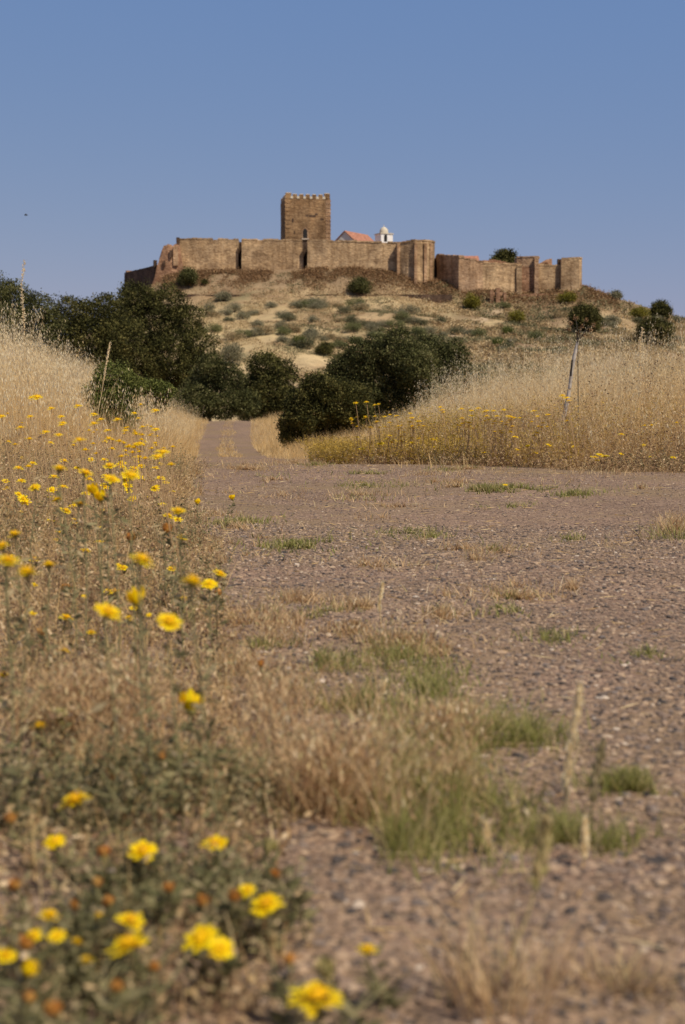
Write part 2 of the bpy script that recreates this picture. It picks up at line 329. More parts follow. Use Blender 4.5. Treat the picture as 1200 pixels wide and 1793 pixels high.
_FL = [
 (335, 1243, 50, 'closed', 'rounded half closed golden bloom standing alone above the tan tussock', None),
 (68, 1273, 33, 'open', 'small yellow bloom beside the fading tan bud at left', None),
 (108, 1262, 32, 'closed', 'fading tan yellow bud just right of a small bloom', BUDG),
 (133, 1405, 56, 'open', 'wide yellow bloom just below the dry tussock at left', None),
 (97, 1475, 36, 'open', 'medium yellow bloom below the wide one at left', None),
 (250, 1492, 50, 'open', 'yellow bloom with ragged petals midway along the lower left verge', None),
 (376, 1480, 44, 'open', 'tilted yellow bloom facing up left beside dark gravel', None),
 (468, 1492, 34, 'closed', 'greenish yellow bud right of the tilted bloom', BUDG),
 (432, 1560, 30, 'open', 'small yellow bloom touching the upper left of a larger one on the gravel', None),
 (467, 1585, 54, 'open', 'large oval yellow bloom at the edge of the open gravel', None),
 (86, 1605, 38, 'open', 'yellow bloom with an orange stained edge at lower left', None),
 (100, 1640, 30, 'open', 'dull olive yellow bloom half hidden by leaves at lower left', None),
 (134, 1652, 28, 'open', 'narrow upright yellow bloom at lower left', None),
 (152, 1683, 30, 'open', 'small yellow bloom under the narrow upright one', None),
 (228, 1615, 50, 'open', 'double yellow bloom just above the largest lower left bloom', None),
 (226, 1658, 68, 'open', 'largest bright bloom of the lower left cluster', None),
 (352, 1645, 62, 'open', 'broad yellow bloom with a second bloom pressed to its right', None),
 (386, 1662, 44, 'open', 'rounded yellow bloom pressed against a broader one on its left', None),
 (10, 1675, 36, 'open', 'yellow bloom cut by the left edge of the picture near the bottom', None),
 (48, 1707, 36, 'closed', 'lemon yellow round bloom near the bottom left corner', None),
 (555, 1752, 90, 'open', 'biggest and nearest yellow bloom at the bottom centre', None),
 (643, 1665, 36, 'open', 'single small yellow bloom out on the gravel', None),
 (574, 1706, 42, 'closed', 'pale withered bud just above the nearest big bloom', BUDG),
 (185, 1500, 26, 'closed', 'dried orange brown bud left of the ragged bloom', ORNG),
 (508, 1688, 26, 'closed', 'orange withered bud between the gravel and the nearest bloom', ORNG),
 (170, 1552, 22, 'closed', 'small orange bud in the middle of the lower left verge', ORNG),
 (192, 1585, 24, 'closed', 'peach coloured dried bud above the double bloom', ORNG),
 (30, 1555, 24, 'closed', 'rusty orange bud at the left edge below the wide bloom', ORNG),
 (208, 1735, 26, 'closed', 'orange bud below the largest lower left bloom', ORNG),
 (355, 1585, 26, 'closed', 'dusty orange bud above the broad paired blooms', ORNG),
 (408, 1575, 26, 'closed', 'pale orange bud left of the small gravel edge bloom', ORNG),
 (485, 1535, 20, 'closed', 'bright orange dried bud below the greenish yellow bud', ORNG),
 (50, 1755, 26, 'closed', 'orange bud at the bottom left corner', ORNG),
 (100, 1775, 34, 'closed', 'reddish orange withered head at the bottom edge', ORNG),
 (48, 1660, 30, 'closed', 'ochre withered head left of the narrow upright bloom', ORNG),
 (204, 1368, 20, 'closed', 'green bud with an orange tip under the tan tussock', ORNG),
 (104, 822, 27, 'open', 'bright bloom, leftmost of the upper row beside the track', None),
 (150, 830, 25, 'open', 'bloom second from left in the upper row beside the track', None),
 (192, 817, 20, 'open', 'small bloom highest in the upper row beside the track', None),
 (196, 841, 27, 'open', 'tilted bloom below the highest one of the upper row', None),
 (229, 834, 31, 'open', 'largest bloom at the right of the upper row beside the track', None),
 (61, 854, 20, 'open', 'small bloom alone left of the upper row', None),
 (164, 862, 22, 'closed', 'round orange yellow bloom touching another on its lower right', None),
 (177, 875, 24, 'closed', 'round orange yellow bloom touching another on its upper left', None),
 (140, 882, 24, 'open', 'bloom left of the touching round pair', None),
 (101, 876, 18, 'open', 'small bloom left of the touching round pair and its neighbour', None),
 (115, 895, 19, 'open', 'small dull gold bloom under the bloom beside the round pair', None),
 (26, 937, 28, 'open', 'bloom at the left edge above two large overlapping blooms', None),
 (4, 958, 30, 'open', 'bloom cut by the left edge above the overlapping blooms', None),
 (14, 985, 42, 'open', 'large left edge bloom overlapping another to its right', None),
 (47, 1005, 43, 'open', 'large bloom overlapping the left edge bloom', None),
 (86, 991, 28, 'open', 'ragged bloom just right of the overlapping large pair', None),
 (60, 980, 17, 'open', 'tiny bloom above the overlapping large pair', None),
 (229, 947, 20, 'closed', 'orange bud above the wide flat bloom in mid verge', ORNG),
 (290, 931, 20, 'closed', 'orange gold bud near the track edge', ORNG),
 (319, 942, 21, 'open', 'yellow bloom right of the orange gold bud by the track', None),
 (295, 904, 18, 'open', 'small bloom just above the orange gold bud', None),
 (312, 896, 26, 'open', 'flat bloom at the track edge above the orange gold bud', None),
 (346, 882, 13, 'closed', 'tiny golden bud leaning over the track edge', None),
 (408, 874, 12, 'closed', 'tiny golden bud furthest out on the track', None),
 (248, 982, 43, 'open', 'wide flat bloom in the middle of the verge', None),
 (302, 997, 18, 'open', 'small bloom between the wide flat bloom and the track', None),
 (337, 1021, 44, 'open', 'large bright bloom nearest the gravel with a smaller one attached', None),
 (367, 1024, 26, 'open', 'smaller bloom attached to the right of the large gravel side bloom', None),
 (385, 1006, 24, 'open', 'bloom standing above right of the gravel side pair', None),
 (322, 1049, 16, 'open', 'tiny bloom below the large gravel side bloom', None),
 (383, 1043, 16, 'closed', 'little orange yellow bud below right of the gravel side pair', ORNG),
 (116, 1035, 18, 'closed', 'orange gold bud left of the two middle blooms', ORNG),
 (190, 1037, 17, 'open', 'tiny twin bloom, the left one, above the paired middle blooms', None),
 (203, 1036, 18, 'open', 'tiny twin bloom, the right one, above the paired middle blooms', None),
 (241, 1056, 37, 'closed', 'rounded upright bloom right of the wide ragged one in mid verge', None),
 (188, 1073, 44, 'open', 'wide ragged bloom left of the rounded upright one', None),
 (226, 1083, 20, 'open', 'small ragged bloom under the rounded upright one', None),
 (296, 1090, 42, 'open', 'flat bloom lowest of the mid verge group at right', None),
 (116, 1083, 24, 'open', 'bloom left of the wide ragged one with an orange bud above', None),
 (113, 1141, 20, 'open', 'small lemon bloom low in the mid verge', None),
 (6, 1183, 20, 'open', 'bloom cut by the left edge low in the mid verge', None),
 (74, 1112, 18, 'closed', 'faded orange bud at left, above the gravelly gap in the verge', ORNG),
 (160, 1108, 16, 'open', 'tiny yellow bloom low in the verge below the wide ragged one', None),
 (215, 995, 18, 'open', 'small bloom just left below the wide flat mid verge bloom', None),
 (150, 965, 17, 'open', 'small bloom left of the wide flat bloom, above the ragged one', None),
 (20, 1440, 24, 'closed', 'dull orange bud at the left edge level with the wide yellow bloom', ORNG),
 (285, 1330, 20, 'closed', 'pale orange bud in the dry tussock below the lone golden bloom', ORNG),
 (175, 1605, 24, 'open', 'small yellow bloom left of the double bloom', None),
 (60, 1640, 30, 'open', 'golden bloom left of the dull olive one', None),
 (300, 1560, 22, 'closed', 'orange bud on a long stem in the lower middle of the verge', ORNG),
 (270, 1700, 24, 'closed', 'green and orange bud right of the largest lower bloom', ORNG),
 (130, 1590, 20, 'closed', 'small rust bud above the stained bloom', ORNG),
 (457, 1167, 16, 'closed', 'lone orange yellow bud in the dry grass near the gravel', ORNG),
]

def flower_place(px, py, wpx):
    sl_ = -ray(px, py)[2]/ray(px, py)[1]
    d = min((92.0 if wpx > 46 else 80.0 if py > 1250 else 70.0)/wpx, (CAMZ-.055)/max(sl_, .02)); d = max(d, .95)
    c = at(px, py, d); g0 = float(HT(np.array(c.x), np.array(c.y)))
    if c.z < g0+.04: d = (CAMZ-g0-.05)/sl_
    return d
def L1z(px, py):
    if 205 < px and 745 < py < 830: return 'small yellow flower in the dense yellow cluster where the left bank meets the track', 'yellow flowers clustered at the track edge'
    if py < 765: return 'small yellow flower high on the left bank against the pale oats', 'yellow flowers high on the left bank'
    if py < 850: return 'small yellow flower scattered in brown weeds left of the dense yellow cluster', 'yellow flowers scattered on the left bank'
    return 'small yellow flower low on the verge, between the larger open blooms', 'small flowers between the larger verge blooms'
def L2z(px, py):
    if px < 790: return 'tiny yellow flower in the ochre weeds beside the kermes oak thicket', 'yellow flowers beside the thicket'
    if px < 975: return 'tiny yellow flower between the thicket and the leaning post', 'yellow flowers left of the leaning post'
    return 'tiny yellow flower at or right of the leaning post on the right bank', 'yellow flowers right of the leaning post'
SMALL = []
def small_place(px, py, wpx, label, group, dmin, dmax):
    d = min(max(84/wpx, dmin), dmax)
    for dd in np.linspace(d, dmin, 30):
        p = at(px, py, dd); g0 = float(HT(np.array(p.x), np.array(p.y)))
        if .06 < p.z-g0 < (.85 if px < 560 else .60): SMALL.append((px, py, wpx, dd, g0, label, group)); return
for px_, py_, w_ in [(165, 743, 16), (140, 772, 22), (150, 789, 15), (65, 697, 18), (55, 697, 10), (90, 716, 12), (137, 712, 13), (108, 745, 12), (103, 762, 14), (80, 757, 14), (52, 770, 14), (27, 779, 11), (89, 776, 10), (50, 818, 16), (39, 802, 9), (247, 709, 8), (272, 720, 14), (235, 724, 10), (243, 733, 9), (224, 749, 8), (265, 748, 9), (245, 778, 16), (235, 785, 16), (285, 793, 24), (276, 801, 22), (300, 815, 18), (210, 815, 14), (170, 795, 13), (266, 786, 12), (88, 911, 14), (132, 915, 14), (173, 948, 15), (285, 883, 13), (281, 838, 15), (290, 845, 11), (247, 836, 11), (225, 860, 13), (235, 895, 10), (268, 842, 9), (3, 730, 14), (10, 843, 12), (98, 945, 8), (180, 893, 9), (262, 870, 9), (272, 858, 12)]:
    small_place(px_, py_, w_*1.12, *L1z(px_, py_), 2.6, 8.5)
for i in range(128):
    if i < 55: px_, py_ = rng.normal(245, 40), rng.normal(785, 24)
    elif i < 105: px_, py_ = rng.uniform(0, 290), rng.uniform(720, 880)
    else: px_, py_ = rng.uniform(0, 330), rng.uniform(850, 1110)
    if px_ < 2 or px_ > 318: continue
    small_place(px_, py_, rng.uniform(8, 18), *L1z(px_, py_), 3.0, 9.5)
for i in range(128):
    u = rng.random()
    if u < .42: px_, py_ = rng.normal(690, 55), rng.normal(750, 24)
    elif u < .75: px_, py_ = rng.normal(870, 60), rng.normal(742, 20)
    else: px_, py_ = rng.uniform(600, 1190), rng.uniform(715, 812)
    if px_ < 600 or py_ < 700: continue
    dF = 13-1.12*((px_-600)/FPX*11.6+.05); small_place(px_, py_, rng.uniform(6.5, 12), *L2z(px_, py_), dF+.05, dF+rng.uniform(.2, 1.2))
for px_, py_, w_ in [(1040, 800, 13), (1050, 796, 12), (1060, 799, 13), (1045, 806, 9), (1088, 795, 9), (992, 697, 12), (985, 693, 10), (996, 702, 9), (1140, 800, 7), (1172, 822, 10), (1192, 821, 13), (820, 740, 12), (810, 742, 10), (827, 728, 11), (895, 730, 10), (868, 756, 12), (935, 720, 11), (940, 758, 9)]:
    dF = 13-1.12*((px_-600)/FPX*11.6+.05); small_place(px_, py_, w_*1.1, *L2z(px_, py_), dF+.02, dF+.6)
small_place(885, 849, 9, 'lone tiny yellow flower in a green patch on the gravel', 'small yellow flowers on the gravel', 5, 9)
SIGHT = [(a[0], a[1], a[2]*.62, flower_place(*a[:3])) for a in _FL]+[(a[0], a[1], a[2]*.6, a[3]) for a in SMALL]
SIGHT = np.array(SIGHT)
def short(x, y, h):
    """grass in front of a bloom was grazed or lies lower, so the blooms stand clear of it"""
    x = np.asarray(x); y = np.asarray(y); h = np.array(np.broadcast_to(h, x.shape), float); g = HT(x, y); px = 600+x/y*FPX
    for fx, fy, r, d in SIGHT:
        zr_ = CAMZ+(ray(600, fy+r)[2]/ray(600, fy+r)[1])*y          # height of the sight line there
        k = (y < d+.02) & (y > d*.45) & (np.abs(px-fx) < r+1.5) & (g+h > zr_)
        h[k] = np.clip(zr_[k]-g[k], .006, None)
    return h
# ---------------------------------------------------------------- vegetation generators
def blades(mb, P, h, wd, lean=.25, curve=.3, var=None, seg=3, az=None):
    n = len(P); h = short(P[:, 0], P[:, 1], h); wd = np.broadcast_to(wd, (n,))
    a = rng.random(n)*2*np.pi if az is None else az
    ln = np.abs(rng.normal(0, lean, n)); cv = rng.random(n)*curve
    fa = rng.random(n)*2*np.pi; sx, sy = np.cos(fa)*wd/2, np.sin(fa)*wd/2
    dx, dy = np.cos(a), np.sin(a); L = []
    for k in range(seg+1):
        t = k/seg; o = (ln*t+cv*t*t)*h; z = h*t*np.sqrt(np.clip(1-(ln*.5)**2, .3, 1))-cv*.35*h*t*t*t; wk = 1-t*.85
        c = P+np.stack([dx*o, dy*o, z], 1); s = np.stack([sx*wk, sy*wk, 0*sx], 1); L += [c-s, c+s]
    V = np.stack(L, 1).reshape(-1, 3); b = (np.arange(n)*2*(seg+1))[:, None]
    F = np.concatenate([b+np.array([[2*k, 2*k+1, 2*k+3, 2*k+2]]) for k in range(seg)])
    vv = np.clip(rng.normal(.5, .22, n), 0, 1) if var is None else var
    mb.add(V, F, np.repeat(vv, 2*(seg+1)))
    return dx, dy, ln, cv
def quads(mb, C, L_, W_, D=None, var=None):   # diamond leaflets at C, long axis D
    n = len(C)
    if D is None: D = rng.normal(size=(n, 3))
    D = D/(np.linalg.norm(D, axis=1, keepdims=True)+1e-9); Q = np.cross(D, rng.normal(size=(n, 3))); Q /= np.linalg.norm(Q, axis=1, keepdims=True)+1e-9
    L_ = np.broadcast_to(L_, (n,))[:, None]; W_ = np.broadcast_to(W_, (n,))[:, None]
    V = np.stack([C-D*L_/2, C+Q*W_/2, C+D*L_/2, C-Q*W_/2], 1).reshape(-1, 3)
    F = (np.arange(n)*4)[:, None]+np.arange(4)[None]
    mb.add(V, F, np.repeat(np.clip(rng.random(n), 0, 1) if var is None else var, 4))
def oats(mb, P, h, sp=9, var=None):
    h = short(P[:, 0], P[:, 1], h)
    # tall stems with a drooping open panicle
    n = len(P); vv = np.clip(rng.normal(.45, .22, n), 0, 1) if var is None else var
    a = rng.random(n)*6.283
    dx, dy, ln, cv = blades(mb, P, h, .0032, .12, .16, vv*.8, 4, a)
    for j in range(sp):
        t = .68+.34*rng.random(n); o = (ln*t+cv*t*t)*h; z = h*t-cv*.35*h*t**3
        r = rng.random(n)*.045; an = rng.random(n)*6.283
        C = P+np.stack([dx*o+np.cos(an)*r, dy*o+np.sin(an)*r, z-.01], 1)
        quads(mb, C, .022+.012*rng.random(n), .0055, np.stack([np.cos(an)*.4, np.sin(an)*.4, -np.ones(n)], 1), np.clip(vv+.25, 0, 1))
    k = rng.random(n) < .8
    blades(mb, P[k], h[k]*(.3+.4*rng.random(k.sum())), .005, .35, .7, vv[k]*.7)
def weeds(mb, P, h, leaves=6, ls=.012, lw=.4, base=.5, spread=.22):
    h = short(P[:, 0], P[:, 1], h)
    n = len(P); vv = np.clip(rng.normal(base, spread, n), 0, 1)
    dx, dy, ln, cv = blades(mb, P, h, .0022, .45, .35, vv*.8)
    for j in range(leaves):
        t = .15+.85*rng.random(n); o = (ln*t+cv*t*t)*h; z = h*t-cv*.35*h*t**3; an = rng.random(n)*6.283; r = ls*.6
        C = P+np.stack([dx*o+np.cos(an)*r, dy*o+np.sin(an)*r, z], 1)
        l = ls*(.5+rng.random(n)); quads(mb, C, l, l*lw, np.stack([np.cos(an), np.sin(an), rng.normal(.3, .6, n)], 1), np.clip(vv+rng.normal(0, .2, n), 0, 1))
def onground(x, y): return np.stack([x, y, HT(x, y)], 1)
def infr(x, y, m=1.3): return np.abs(x) < .241*y*m+.15
def scat(n, x0, x1, y0, y1, cond, dens=None):
    x = rng.uniform(x0, x1, n); y = rng.uniform(y0, y1, n); k = cond(x, y) & infr(x, y)
    if dens is not None: k &= rng.random(n) < dens(x, y)
    return x[k], y[k]
def proj(pxs, pys, zlim=60):              # many directions at once -> points on the near ground
    u = (pxs-600)/FPX; v = (896.5-pys)/FPX; b = math.cos(PITCH)+v*math.sin(PITCH); c = -math.sin(PITCH)+v*math.cos(PITCH)
    y = np.full(len(pxs), 1.0); done = np.zeros(len(pxs), bool); ys = 1.0*1.012**np.arange(350)
    out = np.full(len(pxs), np.nan)
    for yy in ys:
        z = CAMZ+c/b*yy; h = HT(u/b*yy, np.full_like(u, yy)); hit = (z < h) & ~done; out[hit] = yy; done |= hit
    k = done & (out < zlim); return (u/b*out)[k], out[k]
def patch(n, cx, cy, rx, ry):
    if cy > 1050: n = int(n*1.9)
    a = rng.random(n)*6.283; r = np.minimum(np.abs(rng.normal(0, .58, n)), 1.5)*(.6+.8*vn(np.cos(a)*1.7+cx, np.sin(a)*1.7+cy, 4))
    # clumped: keep by noise
    px, py = cx+rx*r*np.cos(a), cy+ry*r*np.sin(a)
    x, y = proj(px, py); k = fbm(x*8, y*8, 3, 77)+rng.normal(0, .04, len(x)) > .49; return x[k], y[k]

# tall dry grass, left bank
mb = MB()
dl = lambda x, y: xl(y)-x
x, y = scat(90000, -11, 0, 7.2, 44, lambda x, y: (dl(x, y) > .15), lambda x, y: np.clip(1.15-(y-9)/30, .25, 1)*ss(7.4, 11.5, y+dl(x, y)*.9)*(1-.0*x))
k = (fbm(x*1.2, y*1.2, 3, 41) > .30) & ~((np.abs(x/y+.163) < .022) & (y < 13.1) & (y > 9.5) & (rng.random(len(x)) < .9)); x, y = x[k], y[k]
hh = (.40+.30*ss(.1, 1.6, dl(x, y))+.25*fbm(x*.8, y*.8, 3, 9))*rng.uniform(.65, 1.12, len(x)); oats(mb, onground(x, y), hh, 7, np.clip(fbm(x*2, y*2, 3, 24)*1.1-.05+rng.normal(0, .18, len(x)), 0, 1))
tag(mb.obj('tall_dry_grass', OAT), 'pale tall dry wild oat grass on the left bank', 'grass', kind='stuff'); print('left oats', len(x))
mb = MB(); x = rng.uniform(-3.25, -2.35, 420); y = rng.uniform(12.0, 13.4, 420); k = rng.random(420) < ss(-2.2, -3.1, x); x, y = x[k], y[k]
oats(mb, onground(x, y), rng.uniform(.6, 1.2, len(x))*(.74+.26*ss(-2.5, -3.0, x)), 14, np.clip(rng.normal(.7, .2, len(x)), 0, 1))
tag(mb.obj('wild_oats', OAT), 'feathery clump of tall pale oats at the far left edge, in front of the oaks', 'grass', kind='stuff')
mb = MB()
x, y = scat(60000, -8, 0, 7.5, 30, lambda x, y: dl(x, y) > .05, lambda x, y: np.clip(1.2-(y-9)/22, .2, 1))
blades(mb, onground(x, y), rng.uniform(.15, .5, len(x)), .004, .3, .5)
tag(mb.obj('dry_grass_undergrowth', STRAW), 'matted straw coloured undergrowth on the left bank', 'grass', kind='stuff')
# right bank
bd = bankdist
mb = MB()
x, y = scat(150000, -3, 12, 10, 40, lambda x, y: (bd(x, y) > .25) & (x > xr(y)+.9), lambda x, y: np.clip(1.2-(y-11)/22, .12, 1)*ss(.2, 1.5, bd(x, y))*.9)
k = fbm(x*.9, y*.9, 3, 43) > .33; x, y = x[k], y[k]
hh = (.30+.42*ss(.2, 2.6, bd(x, y))+.55*(fbm(x*1.5, y*1.5, 3, 19)-.25))*np.where(rng.random(len(x)) < .10, rng.uniform(1.0, 1.4, len(x)), rng.uniform(.5, .98, len(x)))*(.50+.50*ss(.03, .13, x/y)); oats(mb, onground(x, y), hh, 7, np.clip(fbm(x*2.2, y*2.2, 3, 23)*1.3-.22+rng.normal(0, .2, len(x)), 0, 1))
tag(mb.obj('tall_dry_grass', OAT), 'tall sunlit wild oats along the right bank', 'grass', kind='stuff'); print('right oats', len(x))
mb = MB()
x, y = scat(90000, -2.5, 9, 10, 24, lambda x, y: (bd(x, y) > -.12+.9*(fbm(x*1.1, y*1.1, 3, 5)-.5)) & (x > xr(y)+.1), lambda x, y: np.clip(1.3-(y-10)/12, .15, 1))
blades(mb, onground(x, y), rng.uniform(.10, .42, len(x))*(.30+.70*ss(-.1, .9, bd(x, y)))*(.75+.25*ss(.03, .12, x/y)), .004, .35, .5)
tag(mb.obj('dry_grass_undergrowth', STRAW), 'golden straw undergrowth at the foot of the right bank', 'grass', kind='stuff')
mb = MB()
x, y = scat(5200, -1, 9, 11, 26, lambda x, y: (bd(x, y) > .7) & (x/y > .05), lambda x, y: ss(.40, .6, fbm(x*1.7, y*1.7, 3, 91)))
oats(mb, onground(x, y), rng.uniform(.75, 1.25, len(x))*(.68+.32*ss(.8, 2.2, x)), 12, np.clip(rng.normal(.8, .2, len(x)), 0, 1))
tag(mb.obj('wild_oats', OAT), 'tallest ragged pale oat stalks standing above the right bank grass', 'grass', kind='stuff')
mb = MB()
x, y = scat(9000, -1, 9, 11.5, 24, lambda x, y: (bd(x, y) > .9) & (x/y > .06), lambda x, y: ss(.5, .62, fbm(x*1.3, y*1.3, 3, 93)))
weeds(mb, onground(x, y), rng.uniform(.4, .95, len(x))*(.6+.4*ss(.6, 2.0, x)), 12, .02, .5, .2, .15)
tag(mb.obj('dead_weeds', DRYW), 'dark brown dead weeds tangled in the right bank oats', 'weeds', kind='stuff')
mb = MB()
x, y = scat(24000, -1, 6, 9.5, 14, lambda x, y: (bd(x, y) > -.1) & (bd(x, y) < .45), lambda x, y: ss(.45, .62, fbm(x*2, y*2, 3, 94)))
weeds(mb, onground(x, y), rng.uniform(.05, .2, len(x)), 9, .014, .4, .12, .12)
tag(mb.obj('grey_green_weeds', HERB), 'dark green low weeds at the foot of the right bank', 'weeds', kind='stuff')
mb = MB()
x, y = scat(90000, -1, 6, 10, 17, lambda x, y: (bd(x, y) > -.02) & (bd(x, y) < 2.0), lambda x, y: ss(.42, .58, fbm(x*1.3, y*1.3, 3, 55))*(1.0-.85*ss(.7, 2.0, x)))
weeds(mb, onground(x, y), rng.uniform(.15, .58, len(x))*(.5+.5*ss(0, .5, bd(x, y))), 9, .017, .4); print('ochre', len(x))
tag(mb.obj('ochre_weeds', OCH), 'ochre yellow flowering weeds massed along the right bank', 'weeds', kind='stuff')
mb = MB()
x, y = scat(60000, -1, 6, 10, 16, lambda x, y: (bd(x, y) > -.15+.3*(fbm(x*4, y*4, 2, 8)-.5)) & (bd(x, y) < 1.6), lambda x, y: .35+.65*ss(.4, .6, fbm(x*2.4, y*2.4, 3, 58)))
weeds(mb, onground(x, y), rng.uniform(.06, .5, len(x))*(.3+.7*ss(-.1, .6, bd(x, y))), 8, .016, .4, .4, .28)
tag(mb.obj('dry_weeds', DRYW), 'low brown weeds on the edge between gravel and right bank', 'weeds', kind='stuff')
# short dry grass both sides of the far track and centre strip
mb = MB()
x, y = scat(90000, -9, 1.2, 11, 47, lambda x, y: ((x > xr(y)-.05) & (x < xr(y)+2.6) & (bd(x, y) > -1.2) & (bd(x,y) < 1.6)) | ((dl(x, y) > -.05) & (dl(x, y) < 2.0) & (y > 14)), lambda x, y: np.clip((y-8)/14, .35, 1))
blades(mb, onground(x, y), rng.uniform(.12, .42, len(x))*(.35+.65*ss(0, .9, np.maximum(x-xr(y), dl(x, y)))), .006, .3, .4)
cx_ = lambda y: (xl(y)+xr(y))/2
x, y = scat(60000, -6, 1, 20, 47, lambda x, y: np.abs(x-cx_(y)) < .05+.26*fbm(x*2, y*.5, 2, 3), lambda x, y: .1+.55*ss(.35, .6, fbm(x*3, y*1.2, 3, 13)))
blades(mb, onground(x, y), rng.uniform(.02, .07, len(x)), .010, .4, .4)
tag(mb.obj('short_dry_grass', STRAW), 'short dry grass edging the far track', 'grass', kind='stuff')
# left verge near: brown weeds + straw + grey-green herbs
mb = MB(); mb2 = MB(); mb3 = MB()
def verge(n, y0=1.0, y1=11): 
    r = rng.random(n); y = np.sqrt(y0**2+r*(y1**2-y0**2)); x = rng.uniform(-1, 0, n)*(.241*1.25*y+.1)+0
    x = np.where(rng.random(n) < .25, x+.3, x); k = (dl(x, y) > -.05-.22*(fbm(x*3, y*3, 2, 15)-.35)) & infr(x, y); return x[k], y[k]
x, y = verge(56000); dn = np.where(y < 3.0, ss(.36, .56, fbm(x*4.2, y*4.2, 3, 61)), .35+.65*ss(.36, .52, fbm(x*2.4, y*2.4, 3, 62))); k = rng.random(len(x)) < dn; x, y = x[k], y[k]
weeds(mb, onground(x, y), rng.uniform(.02, .115, len(x))*(1+1.8*ss(3, 8, y))*(.45+.55*ss(-.05, .35, dl(x, y))), 7, .011, .4); print('verge', len(x))
x, y = verge(34000, 1.2, 11.5)
blades(mb2, onground(x, y), rng.uniform(.04, .17, len(x))*(1+1.5*ss(4, 10, y))*(.45+.55*ss(-.05, .35, dl(x, y))), .0028, .35, .5)
x, y = verge(9000, 2.2, 9); k = fbm(x*2.5, y*2.5, 3, 67) > .53; x, y = x[k], y[k]; weeds(mb3, onground(x, y), rng.uniform(.03, .13, len(x))*(1+1.2*ss(3, 8, y)), 8, .012, .35, .55)
x, y = verge(5500, 1.0, 2.2); k = fbm(x*7, y*7, 3, 63) > .55; x, y = x[k], y[k]
weeds(mb3, onground(x, y), rng.uniform(.02, .09, len(x)), 10, .010, .35, .5, .3)
tag(mb.obj('dry_weeds', DRYW), 'low reddish brown dry weeds covering the left verge', 'weeds', kind='stuff')
tag(mb2.obj('short_dry_grass', STRAW), 'short straw stubble mixed into the left verge', 'grass', kind='stuff')
tag(mb3.obj('grey_green_weeds', HERB), 'grey green leafy weeds under the yellow flowers', 'weeds', kind='stuff')
# tussock band across the foreground
mb = MB(); g = MB()
for n, a, b_, c, d, h0, h1 in [(1300, 230, 1300, 130, 75, .04, .10), (800, 130, 1290, 80, 60, .04, .10), (1000, 570, 1320, 120, 100, .035, .095), (850, 590, 1420, 120, 70, .035, .09), (260, 790, 1400, 120, 70, .03, .06), (350, 780, 1310, 110, 50, .02, .06),
                              (500, 470, 1180, 110, 40, .02, .07), (260, 700, 1140, 130, 25, .015, .04), (450, 480, 1260, 90, 50, .03, .08), (350, 360, 1400, 70, 40, .02, .05), (200, 620, 1110, 150, 20, .01, .03),
                              (500, 440, 1110, 90, 40, .02, .07), (500, 1185, 935, 40, 14, .03, .08), (300, 620, 995, 250, 12, .01, .03), (400, 760, 845, 260, 16, .01, .04), (1300, 520, 811, 140, 9, .015, .05), (700, 420, 822, 110, 8, .01, .03), (600, 740, 832, 180, 9, .01, .04), (300, 500, 870, 160, 20, .01, .03), (500, 1080, 830, 110, 8, .02, .06)]:
    x, y = patch(n, a, b_, c, d); hh = short(x, y, rng.uniform(h0, h1, len(x))*(.6+1.1*fbm(x*7, y*7, 2, 88))); blades(mb, onground(x, y), hh, .0024 if b_ > 1000 else .005, .4, .8)
    for rep in range(2 if b_ > 1000 else 1):
        k = rng.random(len(x)) < .7; m_ = k.sum(); quads(mb, onground(x[k], y[k])+np.stack([rng.normal(0, .15, m_)*hh[k], rng.normal(0, .15, m_)*hh[k], hh[k]*rng.uniform(.6, .98, m_)], 1), .013, .0036, np.stack([rng.normal(0, .5, m_), rng.normal(0, .5, m_), np.ones(m_)], 1))
for i in range(70):                     # scattered thin tufts breaking up the gravel
    py_ = 815+360*rng.random()**1.3; px_ = rng.uniform(340, 900) if rng.random() < .75 else rng.uniform(600, 1190); rx_ = rng.uniform(25, 120); ry_ = 3+(py_-800)*.035
    x, y = patch(int(rng.uniform(60, 260)), px_, py_, rx_, ry_); tgt, hi = (g, .028) if rng.random() < .4 else (mb, .035)
    blades(tgt, onground(x, y), rng.uniform(.006, hi, len(x))*(1+.05*y), .0022+.0005*y, .5, .7)
for n, a, b_, c, d, h0, h1 in [(950, 790, 1430, 180, 100, .02, .065), (500, 620, 1230, 140, 60, .012, .04), (400, 880, 1340, 120, 40, .012, .04), (250, 700, 1490, 110, 35, .02, .045), (900, 740, 1220, 120, 45, .012, .04), (800, 620, 1085, 90, 14, .01, .03), (500, 700, 1160, 120, 40, .012, .035), (600, 900, 1300, 80, 30, .015, .04), (900, 1000, 1480, 120, 20, .01, .035),
                              (900, 520, 960, 90, 12, .01, .03), (700, 410, 915, 70, 8, .01, .03), (900, 900, 858, 190, 8, .01, .04), (500, 850, 862, 60, 6, .02, .05), (600, 1000, 868, 60, 5, .01, .04), (800, 330, 1380, 120, 30, .02, .05), (700, 640, 1380, 150, 90, .03, .07), (900, 800, 1300, 130, 50, .02, .05), (500, 1100, 1385, 70, 12, .01, .03), (700, 640, 850, 120, 10, .01, .03), (500, 560, 1170, 100, 30, .01, .04)]:
    x, y = patch(n, a, b_, c, d); blades(g, onground(x, y), rng.uniform(h0, h1, len(x))*1.15, .0024 if b_ > 1000 else .006, .4, .5)
tag(mb.obj('dry_tussock_grass', TUSS), 'dry tan tussock grass spreading over the gravel in the foreground', 'grass', kind='stuff')
tag(g.obj('green_grass', GREENG), 'patches of short green grass growing through the gravel', 'grass', kind='stuff')

